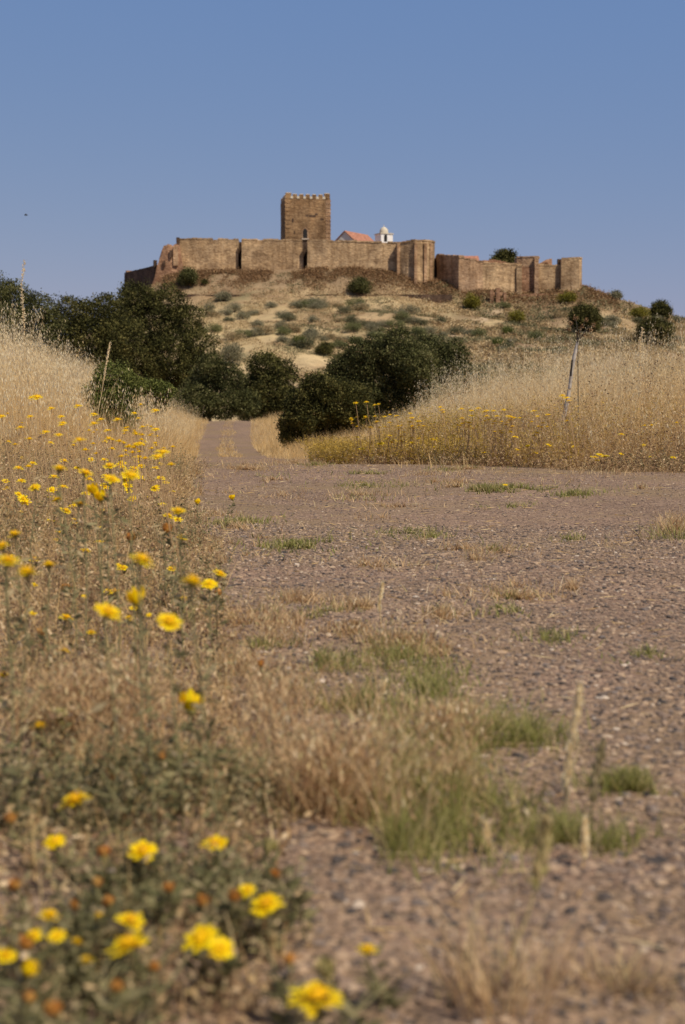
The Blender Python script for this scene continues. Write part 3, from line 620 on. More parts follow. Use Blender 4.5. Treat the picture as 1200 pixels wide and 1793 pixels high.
# ---------------------------------------------------------------- loose stones
def ico():
    p = (1+5**.5)/2; v = np.array([[-1,p,0],[1,p,0],[-1,-p,0],[1,-p,0],[0,-1,p],[0,1,p],[0,-1,-p],[0,1,-p],[p,0,-1],[p,0,1],[-p,0,-1],[-p,0,1]], float)
    f = np.array([[0,11,5],[0,5,1],[0,1,7],[0,7,10],[0,10,11],[1,5,9],[5,11,4],[11,10,2],[10,7,6],[7,1,8],[3,9,4],[3,4,2],[3,2,6],[3,6,8],[3,8,9],[4,9,5],[2,4,11],[6,2,10],[8,6,7],[9,8,1]])
    return v/np.linalg.norm(v[0]), f
def stones(mb, x, y, r, flat=.55):
    n = len(x); v, f = ico(); a = rng.random(n)*6.283; ca, sa = np.cos(a), np.sin(a)
    V = v[None]*rng.uniform(.72, 1.2, (n, 12, 1))*r[:, None, None]*np.stack([rng.uniform(.9, 1.4, n), rng.uniform(.65, 1, n), rng.uniform(.35, .8, n)*flat*1.5], 1)[:, None, :]
    X = V[..., 0]*ca[:, None]-V[..., 1]*sa[:, None]; Y_ = V[..., 0]*sa[:, None]+V[..., 1]*ca[:, None]
    V = np.stack([X+x[:, None], Y_+y[:, None], V[..., 2]+(HT(x, y)+r*.12)[:, None]], -1).reshape(-1, 3)
    F = ((np.arange(n)*12)[:, None, None]+f[None]).reshape(-1, 3); mb.add(V, F, np.repeat(rng.random(n), 12))
STONE = veg('gravel_stone', [(0, (.05, .045, .044)), (.14, (.11, .086, .074)), (.34, (.215, .152, .112)), (.60, (.29, .205, .148)), (.72, (.16, .135, .125)), (.82, (.38, .265, .175)), (.97, (.42, .31, .215)), (1, (.56, .47, .38))], 0, .85, .2)
def smp(n, y0, y1, pw=1.0):
    y = (y0**(2-pw)+rng.random(n)*(y1**(2-pw)-y0**(2-pw)))**(1/(2-pw)); x = rng.uniform(-1, 1, n)*(.241*1.2*y+.1); return x, y
mb = MB()
x, y = smp(62000, 1.0, 6.0, .5); k = (gravel_mask(x+.25, y)) | (rng.random(len(x)) < .55); x, y = x[k], y[k]
r = np.exp(rng.normal(np.log(.0041), .38, len(x))); r = np.clip(r, .0022, .014); stones(mb, x, y, r)
x, y = smp(30000, 4.5, 13, 1.0); k = gravel_mask(x, y); x, y = x[k], y[k]; r = np.clip(np.exp(rng.normal(np.log(.0042), .28, len(x))), .003, .008); stones(mb, x, y, r)
tag(mb.obj('gravel_stones', STONE), 'loose grey and brown gravel stones strewn over the track', 'gravel', kind='stuff')
# litter of dead straw lying flat
mb = MB()
x, y = smp(2600, 1.0, 12, 1.0); P = onground(x, y)+[0, 0, .006]; a = rng.random(len(x))*6.283
quads(mb, P, rng.uniform(.015, .06, len(x))*(1+y*.05),   .0018+.0002*y, np.stack([np.cos(a), np.sin(a), rng.normal(0, .08, len(x))], 1))
tag(mb.obj('straw_litter', STRAW), 'broken dry stalks scattered flat on the gravel', 'straw', kind='stuff')

# ---------------------------------------------------------------- woody plants
def woody(name, lobes, D, label, m, leaf, n, cat='tree', group=None, base=None, squash=.9, clump=7, trunks=3, trunk_r=.09, dens_in=.25, shoots=0, spread=.5):
    """lobes: (px, py, r px [, depth offset]) on a plant standing D metres away."""
    C = []; R = []
    for l in lobes:
        d = D+(l[3] if len(l) > 3 else rng.uniform(-.5, .5)*l[2]/FPX*D*1.6); C.append(list(at(l[0], l[1], d))); R.append(l[2]/FPX*D)
    C = np.array(C); R = np.array(R); cx, cy = C[:, 0].mean(), C[:, 1].mean()
    if base is not None: cx, cy = base
    gz = float(HT(np.array(cx), np.array(cy))); loc = Vector((cx, cy, gz)); rt = root(name, loc, label, cat, group)
    tb = MB(); top = C.mean(0)
    for i in range(trunks):
        j = rng.integers(len(C)); tgt = C[np.argsort(R)[::-1][i % len(C)]]
        b0 = np.array([cx+rng.normal(0, .25*trunk_r*8), cy+rng.normal(0, .25*trunk_r*8), 0]); b0[2] = float(HT(b0[0], b0[1]))-.1
        mid = b0*.5+tgt*.5+rng.normal(0, .12, 3)*np.linalg.norm(tgt-b0)*.4
        tube(tb, [b0, b0*.7+mid*.3, mid, mid*.4+tgt*.6, tgt], [trunk_r*1.3, trunk_r, trunk_r*.75, trunk_r*.5, trunk_r*.25], 7)
    for i in range(len(C)):
        s = top*.5+np.array([cx, cy, gz+.3*(top[2]-gz)])*.5
        tube(tb, [s, (s+C[i])/2+rng.normal(0, .08, 3), C[i]+[0, 0, R[i]*.4]], [trunk_r*.5, trunk_r*.35, trunk_r*.1], 5)
    tb.obj('trunk', BARK, rt, loc)
    mb = MB(); wts = R**2/np.sum(R**2)
    for i in range(len(C)):
        nc = max(6, int(n*1.7*wts[i]/clump)); dv = rng.normal(size=(nc, 3)); dv /= np.linalg.norm(dv, axis=1, keepdims=True)
        bump = 1+.48*(fbm(dv[:, 0]*2.2+i*7, dv[:, 2]*2.2+dv[:, 1]*1.7, 3, 90+i)-.5)*2
        rr = np.where(rng.random(nc) < dens_in, rng.uniform(.35, .85, nc), rng.uniform(.84, 1.06, nc))*bump
        cc = C[i]+dv*rr[:, None]*R[i]*[1, 1, squash]
        cv = np.clip(rng.normal(.42, .22, nc)+.9*(fbm(cc[:, 0]*2.2/R.mean(), cc[:, 2]*2.2/R.mean()+cc[:, 1], 3, 33)-.5), 0, 1)
        cs = leaf*2.1*rng.uniform(.6, 1.3, nc)
        L = np.repeat(cc, clump, 0)+rng.normal(size=(nc*clump, 3))*np.repeat(cs, clump)[:, None]*spread*(1.6 if name == 'slope_shrub' else 1)*[1.15, 1.15, .75]
        quads(mb, L, leaf*rng.uniform(.7, 1.4, len(L)), leaf*.62*rng.uniform(.7, 1.3, len(L)), rng.normal(size=(len(L), 3))+np.repeat(dv, clump, 0)*.7, np.clip(np.repeat(cv, clump)+rng.normal(0, .14, len(L)), 0, 1))
    if shoots:
        i = rng.integers(len(C), size=shoots); dv = rng.normal(size=(shoots, 3)); dv[:, 2] = np.abs(dv[:, 2])+.4; dv /= np.linalg.norm(dv, axis=1, keepdims=True)
        for k in range(7): quads(mb, C[i]+dv*(R[i]*(1.0+k*.035))[:, None]*[1, 1, squash], leaf*1.1, leaf*.6, None, np.clip(rng.normal(.5, .2, shoots), 0, 1))
    mb.obj('crown', m, rt, loc); return rt
OG = 'holm oaks along the far end of the track'
woody('holm_oak', [(18, 525, 36), (62, 540, 28), (-40, 520, 50), (88, 566, 26), (36, 580, 40), (-10, 575, 45), (75, 600, 30)], 46, 'olive green holm oak at the far left edge, behind the feathery pale oats', OAK2, .065, 26000, group=OG, shoots=60)
woody('holm_oak', [(128, 552, 34), (178, 548, 34), (108, 590, 34), (155, 600, 42), (205, 590, 42), (130, 640, 35), (190, 650, 40)], 60, 'dark flat topped holm oak just left of the tallest oak', OAK, .08, 30000, group=OG, shoots=60)
woody('holm_oak', [(240, 522, 32), (288, 528, 32), (212, 560, 40), (262, 575, 50), (322, 560, 34), (345, 605, 30), (300, 630, 52), (250, 650, 45), (345, 650, 35), (205, 640, 35), (280, 690, 40)], 64, 'tallest dark holm oak, its crown reaching up to the ruined castle corner', OAK, .08, 52000, group=OG, trunk_r=.16, shoots=120)
woody('holm_oak', [(360, 680, 36), (398, 662, 27), (392, 712, 26), (345, 705, 36), (424, 705, 28), (318, 720, 30), (372, 640, 22)], 54, 'low dark holm oak sloping down to the left side of the track end', OAK2, .07, 22000, group=OG, shoots=50)
woody('holm_oak', [(465, 645, 31), (494, 655, 25), (440, 682, 25), (470, 695, 38), (502, 700, 30), (440, 715, 25), (480, 725, 25)], 57, 'small round topped holm oak in the gap behind the end of the track', OAK, .075, 20000, group=OG, shoots=50)
KG = 'kermes oak thicket right of the track'
woody('kermes_oak', [(512, 745, 23), (540, 722, 34), (582, 745, 33), (556, 685, 33), (522, 705, 27), (600, 702, 38), (628, 735, 30), (545, 765, 18), (505, 765, 14)], 25.5, 'dark kermes oak bush touching the right edge of the track', OAK, .034, 42000, group=KG, trunk_r=.04, shoots=90)
woody('kermes_oak', [(640, 628, 36), (688, 612, 38), (605, 648, 34), (655, 675, 45), (718, 640, 42), (690, 700, 40), (640, 705, 35), (600, 672, 32), (735, 690, 36), (665, 735, 30), (622, 655, 28)], 29, 'kermes oak in the middle of the thicket, with yellow weeds at its foot', OAK2, .038, 60000, group=KG, trunk_r=.05, shoots=120)
woody('kermes_oak', [(752, 622, 38), (788, 622, 28), (768, 668, 40), (808, 650, 20), (822, 690, 30), (740, 700, 38), (790, 705, 34), (728, 640, 34), (835, 665, 20), (770, 730, 26)], 30.5, 'kermes oak at the right end of the thicket, partly behind tall oats', OAK2, .038, 44000, group=KG, trunk_r=.05, shoots=100)
woody('broom_bush', [(200, 668, 32), (176, 688, 26), (228, 678, 24), (204, 712, 34), (180, 715, 24), (215, 735, 24)], 13.2, 'bright green rounded bush standing in the left bank grass', BROOM, .018, 16000, 'bush', trunk_r=.02, shoots=160, squash=1)
woody('broom_bush', [(262, 682, 18), (284, 684, 15), (270, 705, 18)], 16.5, 'smaller dull green bush beside the bright rounded bush', BROOM, .028, 4500, 'bush', trunk_r=.02, shoots=40)
def hillbush(name, px, pyb, w, h, label, m, lf=.22, n=900, cat='bush', group=None, D=None):
    g = gpt(px, pyb) if D is None else at(px, pyb, D); d = g.y; lo = []
    for i in range(5): lo.append((px+rng.uniform(-.28, .28)*w, pyb-h*(.42+rng.uniform(-.12, .2)), min(w, h)*.36, rng.uniform(-.3, .3)*w/FPX*d))
    lo.append((px, pyb-h*.62, min(w, h)*.38, 0)); lo.append((px+w*.2, pyb-h*.35, min(w, h)*.34, 0)); lo.append((px-w*.2, pyb-h*.35, min(w, h)*.34, 0))
    return woody(name, lo, d, label, m, lf*1.25, int(n*1.6), cat, group, base=(g.x, g.y) if D is None else None, trunk_r=.08, clump=5, trunks=2, shoots=0, spread=.5)
hillbush('cypress_bush', 329, 505, 30, 44, 'upright dark bush below the left end of the castle wall', OAK2, .22, 2400)
hillbush('dark_bush', 359, 500, 9, 13, 'tiny dark bush just right of the upright bush under the castle wall', OAK, .2, 300)
hillbush('round_bush', 629, 516, 38, 32, 'dark rounded bush on the terrace below the long castle wall', OAK2, .22, 2600)
hillbush('dark_bush', 567, 622, 30, 24, 'low dark bush showing above the left end of the kermes oak thicket', OAK, .17, 1500)
hillbush('round_tree', 884, 480, 38, 46, 'dark dome shaped tree rising behind the lower castle wall', OAK, .30, 8000, 'tree', D=352)
hillbush('round_bush', 1026, 584, 50, 54, 'large dark bush on the right slope behind the leaning post', OAK, .26, 7000)
hillbush('round_bush', 1146, 606, 52, 52, 'large dark bush on the slope near the right edge of the hill', OAK, .26, 6500)
hillbush('round_bush', 1157, 556, 36, 30, 'dark bush on the skyline at the far right', OAK, .26, 3500)
hillbush('round_bush', 1078, 525, 26, 17, 'small bush on the skyline right of the last castle turret', GREYB, .22, 900)
hillbush('round_bush', 1184, 566, 16, 14, 'tiny bush at the very right end of the skyline', GREYB, .2, 500)
hillbush('yellow_bush', 826, 541, 30, 28, 'yellow green bush on the terrace left of the brick gate ruin', YELB, .2, 1600)
hillbush('yellow_bush', 992, 532, 34, 22, 'yellow green bush below the last castle turret', YELB, .2, 1500)
hillbush('yellow_bush', 905, 565, 26, 24, 'olive yellow bush on the slope below the gate ruin', YELB, .2, 1000)
hillbush('yellow_bush', 1120, 560, 40, 26, 'wide ochre green bush on the upper right slope', YELB, .2, 1400)
hillbush('green_bush', 871, 608, 18, 14, 'bright green bush low on the right slope', BROOM, .16, 700)
hillbush('green_bush', 888, 585, 20, 12, 'flat green bush halfway up the right slope', BROOM, .16, 600)
hillbush('green_bush', 523, 606, 28, 20, 'bright green bush in the middle of the straw slope', BROOM, .16, 1000)
hillbush('grey_bush', 405, 640, 40, 44, 'tall silvery bush on the straw slope behind the small round oak', GREYB, .17, 2000)
hillbush('grey_bush', 392, 528, 34, 18, 'grey green bush at the left end of the terrace wall', GREYB, .2, 1100)
sg = 'grey green shrubs dotted over the castle slope'
for i in range(110):
    px = rng.uniform(440, 760) if i < 66 else rng.uniform(760, 1190) if i < 100 else rng.uniform(360, 440); py = rng.uniform(528, 612) if i < 66 else rng.uniform(530, 610)
    if px < 430: py = rng.uniform(530, 590)
    if px > 1040: py = max(py, 560)
    s = rng.uniform(12, 26)
    j = i % 5; zn = 'left part' if px < 500 else 'middle part' if px < 620 else 'right of the middle' if px < 780 else 'right part'
    hillbush('slope_shrub', px, py+6, s*rng.uniform(1.3, 2.3), s*rng.uniform(.5, .8), ['small silvery grey', 'small silvery grey', 'small fresh green', 'small straw brown', 'small dark green'][j]+' shrub on the castle slope, '+zn+(', upper half' if py < 570 else ', lower half'), [GREYB, GREYB, GREENB, SCRUB, GREYD][j], .13, int(s*38), group=sg)
# hill scrub: low tufts everywhere (stuff)
mb = MB(); mr = MB()
x = rng.uniform(-75, 110, 110000); y = rng.uniform(185, 338, 110000); k = (fbm(x/7, y/9, 4, 71) > .47-.07*ss(0, 20, x)) & (np.abs(x) < .3*y); x, y = x[k], y[k]
sz = rng.uniform(.12, .38, len(x))*(1+.6*ss(5, 25, x)); vv = np.clip((fbm(x/8, y/10, 3, 72)-.5)*2.6+.46+rng.normal(0, .16, len(x)), 0, 1)
for j in range(7):
    P = onground(x, y)+rng.normal(size=(len(x), 3))*sz[:, None]*[1, 1, .35]+np.stack([0*x, 0*x, sz*.5], 1)
    quads(mb, P, sz*.9, sz*.5, None, np.clip(vv+rng.normal(0, .12, len(x)), 0, 1))
tag(mb.obj('hill_scrub', SCRUB), 'low dry scrub and grass tufts covering the castle slope', 'scrub', kind='stuff')
x = rng.uniform(-42, 64, 16000); y = 338.8-np.abs(rng.normal(0, 5, 16000)); k = (y > 325.5) & (fbm(x/5, y/5, 3, 75) > .36); x, y = x[k], y[k]
sz = rng.uniform(.15, .55, len(x)); vv = np.clip(rng.normal(.45, .25, len(x)), 0, 1)
for j in range(7):
    P = onground(x, y)+rng.normal(size=(len(x), 3))*sz[:, None]*[1, 1, .5]+np.stack([0*x, 0*x, sz*.7], 1); quads(mr, P, sz*.8, sz*.4, None, np.clip(vv+rng.normal(0, .1, len(x)), 0, 1))
tag(mr.obj('rusty_scrub', RUST), 'rust brown scrub along the foot of the castle walls', 'scrub', kind='stuff')

# ---------------------------------------------------------------- castle
def wallpts(pts): return [tuple(at(px, 600, d)[:2]) for px, d in pts]
def prism(mb, foot, zb, zt, seg=1.2, jit=.10, rows=5, topjit=.34, seed=0, var=.5, m=0):
    """solid with the plan foot (counter-clockwise), rough faces and a worn top; zt is a number or f(x, y)."""
    P = []; n = len(foot)
    for i in range(n):
        a = np.array(foot[i]); b = np.array(foot[(i+1) % n]); k = max(1, int(np.linalg.norm(b-a)/seg))
        for j in range(k): P.append(a+(b-a)*j/k)
    P = np.array(P); c = P.mean(0); N = len(P); V = []
    ztv = np.array([zt(*p) if callable(zt) else zt for p in P], float)+(fbm(P[:, 0]*.7+seed, P[:, 1]*.7, 3, 7)-.5)*2*topjit
    for r in range(rows+1):
        t = r/rows; z = zb+(ztv-zb)*t
        q = P+(np.stack([vn(P[:, 0]*1.3+9, z*1.1, 1+seed), vn(P[:, 1]*1.3, z*1.1+5, 2+seed)], 1)-.5)*2*jit; V.append(np.column_stack([q, z]))
    V = np.vstack(V+[np.array([[c[0], c[1], ztv.mean()]])])
    F = [[r*N+j, r*N+(j+1) % N, (r+1)*N+(j+1) % N, (r+1)*N+j] for r in range(rows) for j in range(N)]
    mb.add(V, F, var, m); mb.add(V, [[rows*N+j, rows*N+(j+1) % N, len(V)-1] for j in range(N)], var, m)
def ztop(py, d): return at(600, py, d).z
def sect(name, parent, pts, rowL, rowR, zb, thick=2.2, mt=WALL, **k):
    """a wall section along a chain of (px, depth); thickness goes away from the viewer."""
    f = wallpts(pts); bk = [(x, y+thick) for x, y in reversed(f)]; mbb = MB()
    x0, x1 = f[0][0], f[-1][0]; z0 = ztop(rowL, pts[0][1]); z1 = ztop(rowR, pts[-1][1])
    prism(mbb, f+bk, zb, lambda x, y: z0+(z1-z0)*min(1, max(0, (x-x0)/(x1-x0+1e-6))), **k); o = mbb.obj(name, mt, parent, parent.location)
    cm = MB(); cap = []                  # worn projecting coping course
    for i in range(len(f)-1):
        a = np.array(f[i]); b = np.array(f[i+1]); L = np.linalg.norm(b-a); nseg = max(1, int(L/1.1)); ang = math.atan2(b[1]-a[1], b[0]-a[0])
        for j in range(nseg):
            if nseg > 3 and rng.random() < .06: continue
            t = (j+.5)/nseg; p = a+(b-a)*t; z = z0+(z1-z0)*((p[0]-x0)/(x1-x0+1e-6)); nrm = np.array([-(b-a)[1], (b-a)[0]])/L
            q = p+nrm*(thick*.25-.08); box(cm, (q[0], q[1], z-.12+rng.uniform(-.06, .06)), L/nseg*.97, thick*.5, .38+rng.uniform(-.1, .08), ang)
    cm.obj('coping', mt, o, parent.location); return o
mw = root('castle_curtain_wall', at(540, 475, 344), 'long tall stone curtain wall in stepped sections in front of the keep', 'castle wall')
def slot(parent, pts, zb, zt):
    pass
sect('wall_section', mw, [(311, 343.4), (365, 343.4), (418.6, 343.4)], 419, 419, 26, 2.2)
sect('wall_section', mw, [(424.2, 341.8), (480, 341.8), (530, 341.8)], 420, 421, 26, 2.2)
sect('wall_section', mw, [(538.6, 339.8), (600, 338.8), (650, 338.3), (697, 338)], 421, 425, 26, 2.2)
for pa, pb_ in ((412, 432), (520, 548)):
    q = MB(); f = wallpts([(pa, 347.5), (pb_, 347.5)]); prism(q, f+[(f[1][0], 349), (f[0][0], 349)], 26, ztop(423, 347), topjit=.1); q.obj('recess_wall', DARKSHADE, mw, mw.location)  # slit backed in dark stone, its shade put into the colour
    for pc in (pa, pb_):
        p = at(pc, 600, 345); q = MB(); box(q, (p.x, 346.4, 26), 1.0, 4.4, ztop(423, 345)-26, 0); q.obj('recess_side', DARKSHADE, mw, mw.location)
q = MB(); p = at(529.2, 600, 341); box(q, (p.x, p.y+1.2, 26), 1.0, 2.0, 8.4, 0, taper=.6); q.obj('recess_buttress', WALL, mw, mw.location)
pl = MB(); px0 = at(432, 600, 339.6)     # paler repaired stretch of the middle section
tw = root('castle_corner_tower', at(730, 490, 338), 'many sided corner tower with vertical ribs at the right end of the tall wall', 'tower')
sect('tower_wall', tw, [(695, 336.6), (727, 334.6), (744, 335.6), (754, 338.0), (761, 342)], 425, 425, 22, 6, WALL, seg=2.0)
rb = MB()
for px_, d in [(697, 336.4), (727, 334.4), (744, 335.4), (754, 337.8)]:
    p = at(px_, 600, d); box(rb, (p.x, p.y, 22), .7, .7, ztop(426, d)-22, .3)
rb.obj('corner_rib', QUOIN, tw, tw.location)
# keep
kd = 350.0; kp = root('castle_keep', at(535, 430, kd), 'square brown stone keep with pale battlements rising above the wall', 'tower')
phi = math.radians(8.5); W = 11.0; c0 = at(535, 600, kd+W/2)
fr = lambda u, v: (c0.x+u*math.cos(phi)-v*math.sin(phi), c0.y+u*math.sin(phi)+v*math.cos(phi))
zt_ = ztop(347.5, kd); bm_ = MB(); h2 = W/2
prism(bm_, [fr(-h2, -h2), fr(h2, -h2), fr(h2, h2), fr(-h2, h2)], 26, zt_, 1.2, .05, 8, .02); bo = bm_.obj('keep_wall', KEEP, kp, kp.location)
for su, sv in ((-1, -1), (1, -1), (1, 1)):
    bm_ = MB()
    for z in np.arange(30, zt_-.3, .5):
        a_ = fr(su*(h2-.52), sv*(h2-.52)); box(bm_, (a_[0], a_[1], z), 1.12+.16*(int(z*2) % 2), 1.28-.16*(int(z*2) % 2), .5, phi)
    bm_.obj('quoin', QUOIN if su > 0 else KEEP, kp, kp.location)  # right corners paler: sunlight on that side put into the colour
nm = 7; sp_ = W/nm
for side in range(4):
    for i in range(nm):
        u = -h2+(i+.5)*sp_; uv = [(u, -h2+.3), (h2-.3, u), (-u, h2-.3), (-h2+.3, -u)][side]; p = fr(*uv)
        if side in (1, 3) and i in (0, nm-1): continue
        q = MB(); box(q, (p[0], p[1], zt_-.02), sp_*.66 if 0 < i < nm-1 else sp_*.9, .6, .95 if 0 < i < nm-1 else 1.25, phi+[0, math.pi/2, 0, math.pi/2][side]); mo = q.obj('merlon', KEEP, kp, kp.location)
        q = MB(); box(q, (p[0], p[1], zt_+(.93 if 0 < i < nm-1 else 1.23)), sp_*.7 if 0 < i < nm-1 else sp_*.95, .68, .16, phi+[0, math.pi/2, 0, math.pi/2][side], taper=.6); q.obj('cap', LIME, mo, kp.location)
    for i in range(nm-1):
        u = -h2+(i+1)*sp_; uv = [(u, -h2+.33), (h2-.33, u), (-u, h2-.33), (-h2+.33, -u)][side]; p = fr(*uv)
        q = MB(); box(q, (p[0], p[1], zt_-.05), sp_*.40, .72, .55, phi+[0, math.pi/2, 0, math.pi/2][side]); q.obj('crenel_sill', CREAM if side == 0 else LIME, kp, kp.location)
def arch(mb, c, w_, h_, depth, ang, m=0):  # arched solid standing proud of a wall
    pr = [(-w_/2, 0), (w_/2, 0), (w_/2, h_-w_/2)]+[(w_/2*math.cos(t), h_-w_/2+w_/2*1.25*math.sin(t)) for t in np.linspace(.3, math.pi-.3, 7)]+[(-w_/2, h_-w_/2)]
    n = len(pr); V = []
    for s in (-depth/2, depth/2):
        for a_, b_ in pr: V.append((c[0]+a_*math.cos(ang)-s*math.sin(ang), c[1]+a_*math.sin(ang)+s*math.cos(ang), c[2]+b_))
    cen = [np.mean(V[:n], 0), np.mean(V[n:], 0)]; V = V+cen
    mb.add(V, [[i, (i+1) % n, n+(i+1) % n, n+i] for i in range(n)], .5, m)
    mb.add(V, [[i, (i+1) % n, 2*n] for i in range(n)]+[[n+(i+1) % n, n+i, 2*n+1] for i in range(n)], .5, m)
wz = ztop(417, kd); p = fr(-.7, -h2-.02); q = MB(); arch(q, (p[0], p[1], wz-.15), 1.6, 2.5, .2, phi); wf = q.obj('window_frame', QUOIN, kp, kp.location)
p = fr(-.7, -h2-.08); q = MB(); arch(q, (p[0], p[1], wz), 1.05, 2.1, .2, phi); q.obj('window', DARK, wf, kp.location)
p = fr(-.7, -h2-.3); q = MB(); box(q, (p[0], p[1], wz-.45), 1.8, .9, .35, phi); q.obj('window_sill', LIME, kp, kp.location)
q = MB()
for (u, z, a_, b_) in [(1.6, 5.9, 1.6, .5), (2.6, 6.4, .7, .4), (4.0, 5.2, .8, .4), (-3.2, 4.6, .35, .9), (-2.8, 1.8, .3, .7), (.3, 6.0, .6, .4)]:
    p = fr(u-.5, -h2-.0); box(q, (p[0], p[1], wz+z-.8), a_, .14, b_, phi)
q.obj('wall_scar', DARKSHADE, kp, kp.location)
# ruined left end
ru = root('castle_ruined_bastion', at(293, 500, 341), 'crumbling reddish bastion with a ragged sloping edge at the left end of the wall', 'ruin')
def outline(mb, pts, D, depth, jit=.12, seed=3):
    P = [at(a_, b_, D) for a_, b_ in pts]; n = len(P); R_ = 6; V = []
    for r in range(R_+1):
        for i, p in enumerate(P):
            jx, jz = (vn(np.array(i*1.7), np.array(r*2.3), seed)-.5)*jit*6, (vn(np.array(i*2.1), np.array(r*1.9), seed+4)-.5)*jit*4
            V.append((p.x+float(jx), p.y+depth*r/R_+float(jx)*.5, p.z+float(jz)))
    cf = np.mean(V[:n], 0)-[0, .5, 0]; cb = np.mean(V[-n:], 0); V = V+[tuple(cf), tuple(cb)]
    F = [[r*n+i, (r+1)*n+i, (r+1)*n+(i+1) % n, r*n+(i+1) % n] for r in range(R_) for i in range(n)]
    mb.add(V, F, .5); mb.add(V, [[i, (i+1) % n, len(V)-2] for i in range(n)]+[[R_*n+(i+1) % n, R_*n+i, len(V)-1] for i in range(n)], .5)
q = MB(); outline(q, [(262, 512), (320, 512), (319, 470), (313, 430), (306, 428), (302, 431), (297, 427), (290, 430), (286, 429), (284, 440), (279, 452), (276, 466), (270, 485)], 341, 7); q.obj('bastion_wall', REDST, ru, ru.location)
q = MB(); p = at(308, 465, 340.6); box(q, (p.x, p.y, p.z), 1.1, .5, ztop(432, 341)-p.z, 0); q.obj('pale_rib', QUOIN, ru, ru.location)
q = MB(); p = at(312, 425, 342); box(q, (p.x, p.y, p.z-1), .7, 1.2, 2.2, 0); q.obj('corner_stub', DARKSHADE, ru, ru.location)
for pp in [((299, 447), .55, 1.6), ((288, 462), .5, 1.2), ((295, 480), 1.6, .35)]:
    q = MB(); p = at(*pp[0], 340.35); box(q, (p.x, p.y, p.z-.5), pp[1], .5, pp[2], .1); q.obj('hollow_shade', DARKSHADE, ru, ru.location)  # solid dark blocks painting the shade of hollows
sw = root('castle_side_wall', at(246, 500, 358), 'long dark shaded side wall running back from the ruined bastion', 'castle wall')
q = MB(); pg = at(760, 600, 343.5); box(q, (pg.x+.6, pg.y+1.5, 20), 3.2, 2.0, ztop(452, 343)-20, 0); q.obj('shaded_return', DARKSHADE, tw, tw.location)  # filler block, coloured dark for the shaded slit beside the tower
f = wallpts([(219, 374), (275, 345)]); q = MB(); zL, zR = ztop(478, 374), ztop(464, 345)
prism(q, f+[(f[1][0]+2, f[1][1]+.9), (f[0][0]+2, f[0][1]+.9)], 14, lambda x, y: zL+(zR-zL)*min(1, max(0, (x-f[0][0])/(f[1][0]-f[0][0]))), topjit=.1); q.obj('side_wall', DARKSHADE, sw, sw.location)  # side away from the sun: shade painted into the stone
q = MB(); p = at(272, 466, 345.5); box(q, (p.x, p.y, p.z-.5), .7, .9, 1.9, .4); q.obj('turret_stub', DARKSHADE, sw, sw.location)
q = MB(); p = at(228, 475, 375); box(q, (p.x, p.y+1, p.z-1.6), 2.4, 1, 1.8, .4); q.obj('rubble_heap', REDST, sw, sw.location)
# lower outer wall and towers
ow = root('castle_lower_wall', at(830, 510, 338), 'lower pinkish stone wall running right from the corner tower', 'castle wall')
sect('wall_section', ow, [(763.2, 343.5), (764.6, 341), (803, 333.5)], 449, 449.5, 20, 3, WALL2)
sect('wall_section', ow, [(803, 333.5), (822, 333.8), (845, 334.6)], 450, 459, 20, 3, WALL2)
sect('wall_section', ow, [(845, 334.6), (880, 335.4), (913, 336.4)], 460, 464, 20, 3, WALL)
q = MB()
for (a_, b_) in [(851, 457), (862, 455.5), (871, 457), (879, 459)]:
    p = at(a_, b_, 336.6); box(q, (p.x, p.y, p.z-.8), 1.5, 1.4, .9, rng.uniform(-.2, .2))
q.obj('broken_parapet', REDST, ow, ow.location)
t2 = root('castle_square_tower', at(925, 510, 336), 'narrow square tower with a shadowed recess right of the dome shaped tree', 'tower')
sect('tower_wall', t2, [(904, 337.5), (913.5, 337.0), (937, 336.6)], 450, 450, 20, 5, WALL2)
sect('tower_wall', t2, [(935, 335.2), (942.5, 335.0)], 450, 450, 20, 6, QUOIN)
sect('tower_wall', t2, [(904, 335.6), (913, 335.4)], 467, 467, 20, 1.5, WALL)
q = MB(); p = at(924, 505, 336.4); box(q, (p.x, p.y, p.z-1), 2.9, .3, ztop(467, 336.4)-p.z+1, 0); q.obj('recess_wall', REDST, t2, t2.location)
e = root('castle_end_wall', at(962, 510, 336), 'low wall between the square tower and the last turret', 'castle wall')
sect('wall_section', e, [(942, 336.2), (962, 336.4), (981, 336.8)], 464, 466, 20, 2.4, WALL)
q = MB(); outline(q, [(945, 466), (967, 466), (966, 453), (957, 455), (946, 461)], 337.5, 1.5, .05); q.obj('broken_parapet', REDST, e, e.location)
t3 = root('castle_end_turret', at(1000, 505, 336), 'square turret at the far right end of the castle walls', 'tower')
sect('tower_wall', t3, [(981.5, 335.4), (1013, 334.8), (1017.5, 337)], 453, 453, 20, 4.5, WALL)
q = MB(); p = at(982, 454, 337.5); box(q, (p.x-.3, p.y, p.z-1.6), .9, 1.5, 1.6, 0); q.obj('shaded_stub', DARKSHADE, t3, t3.location)
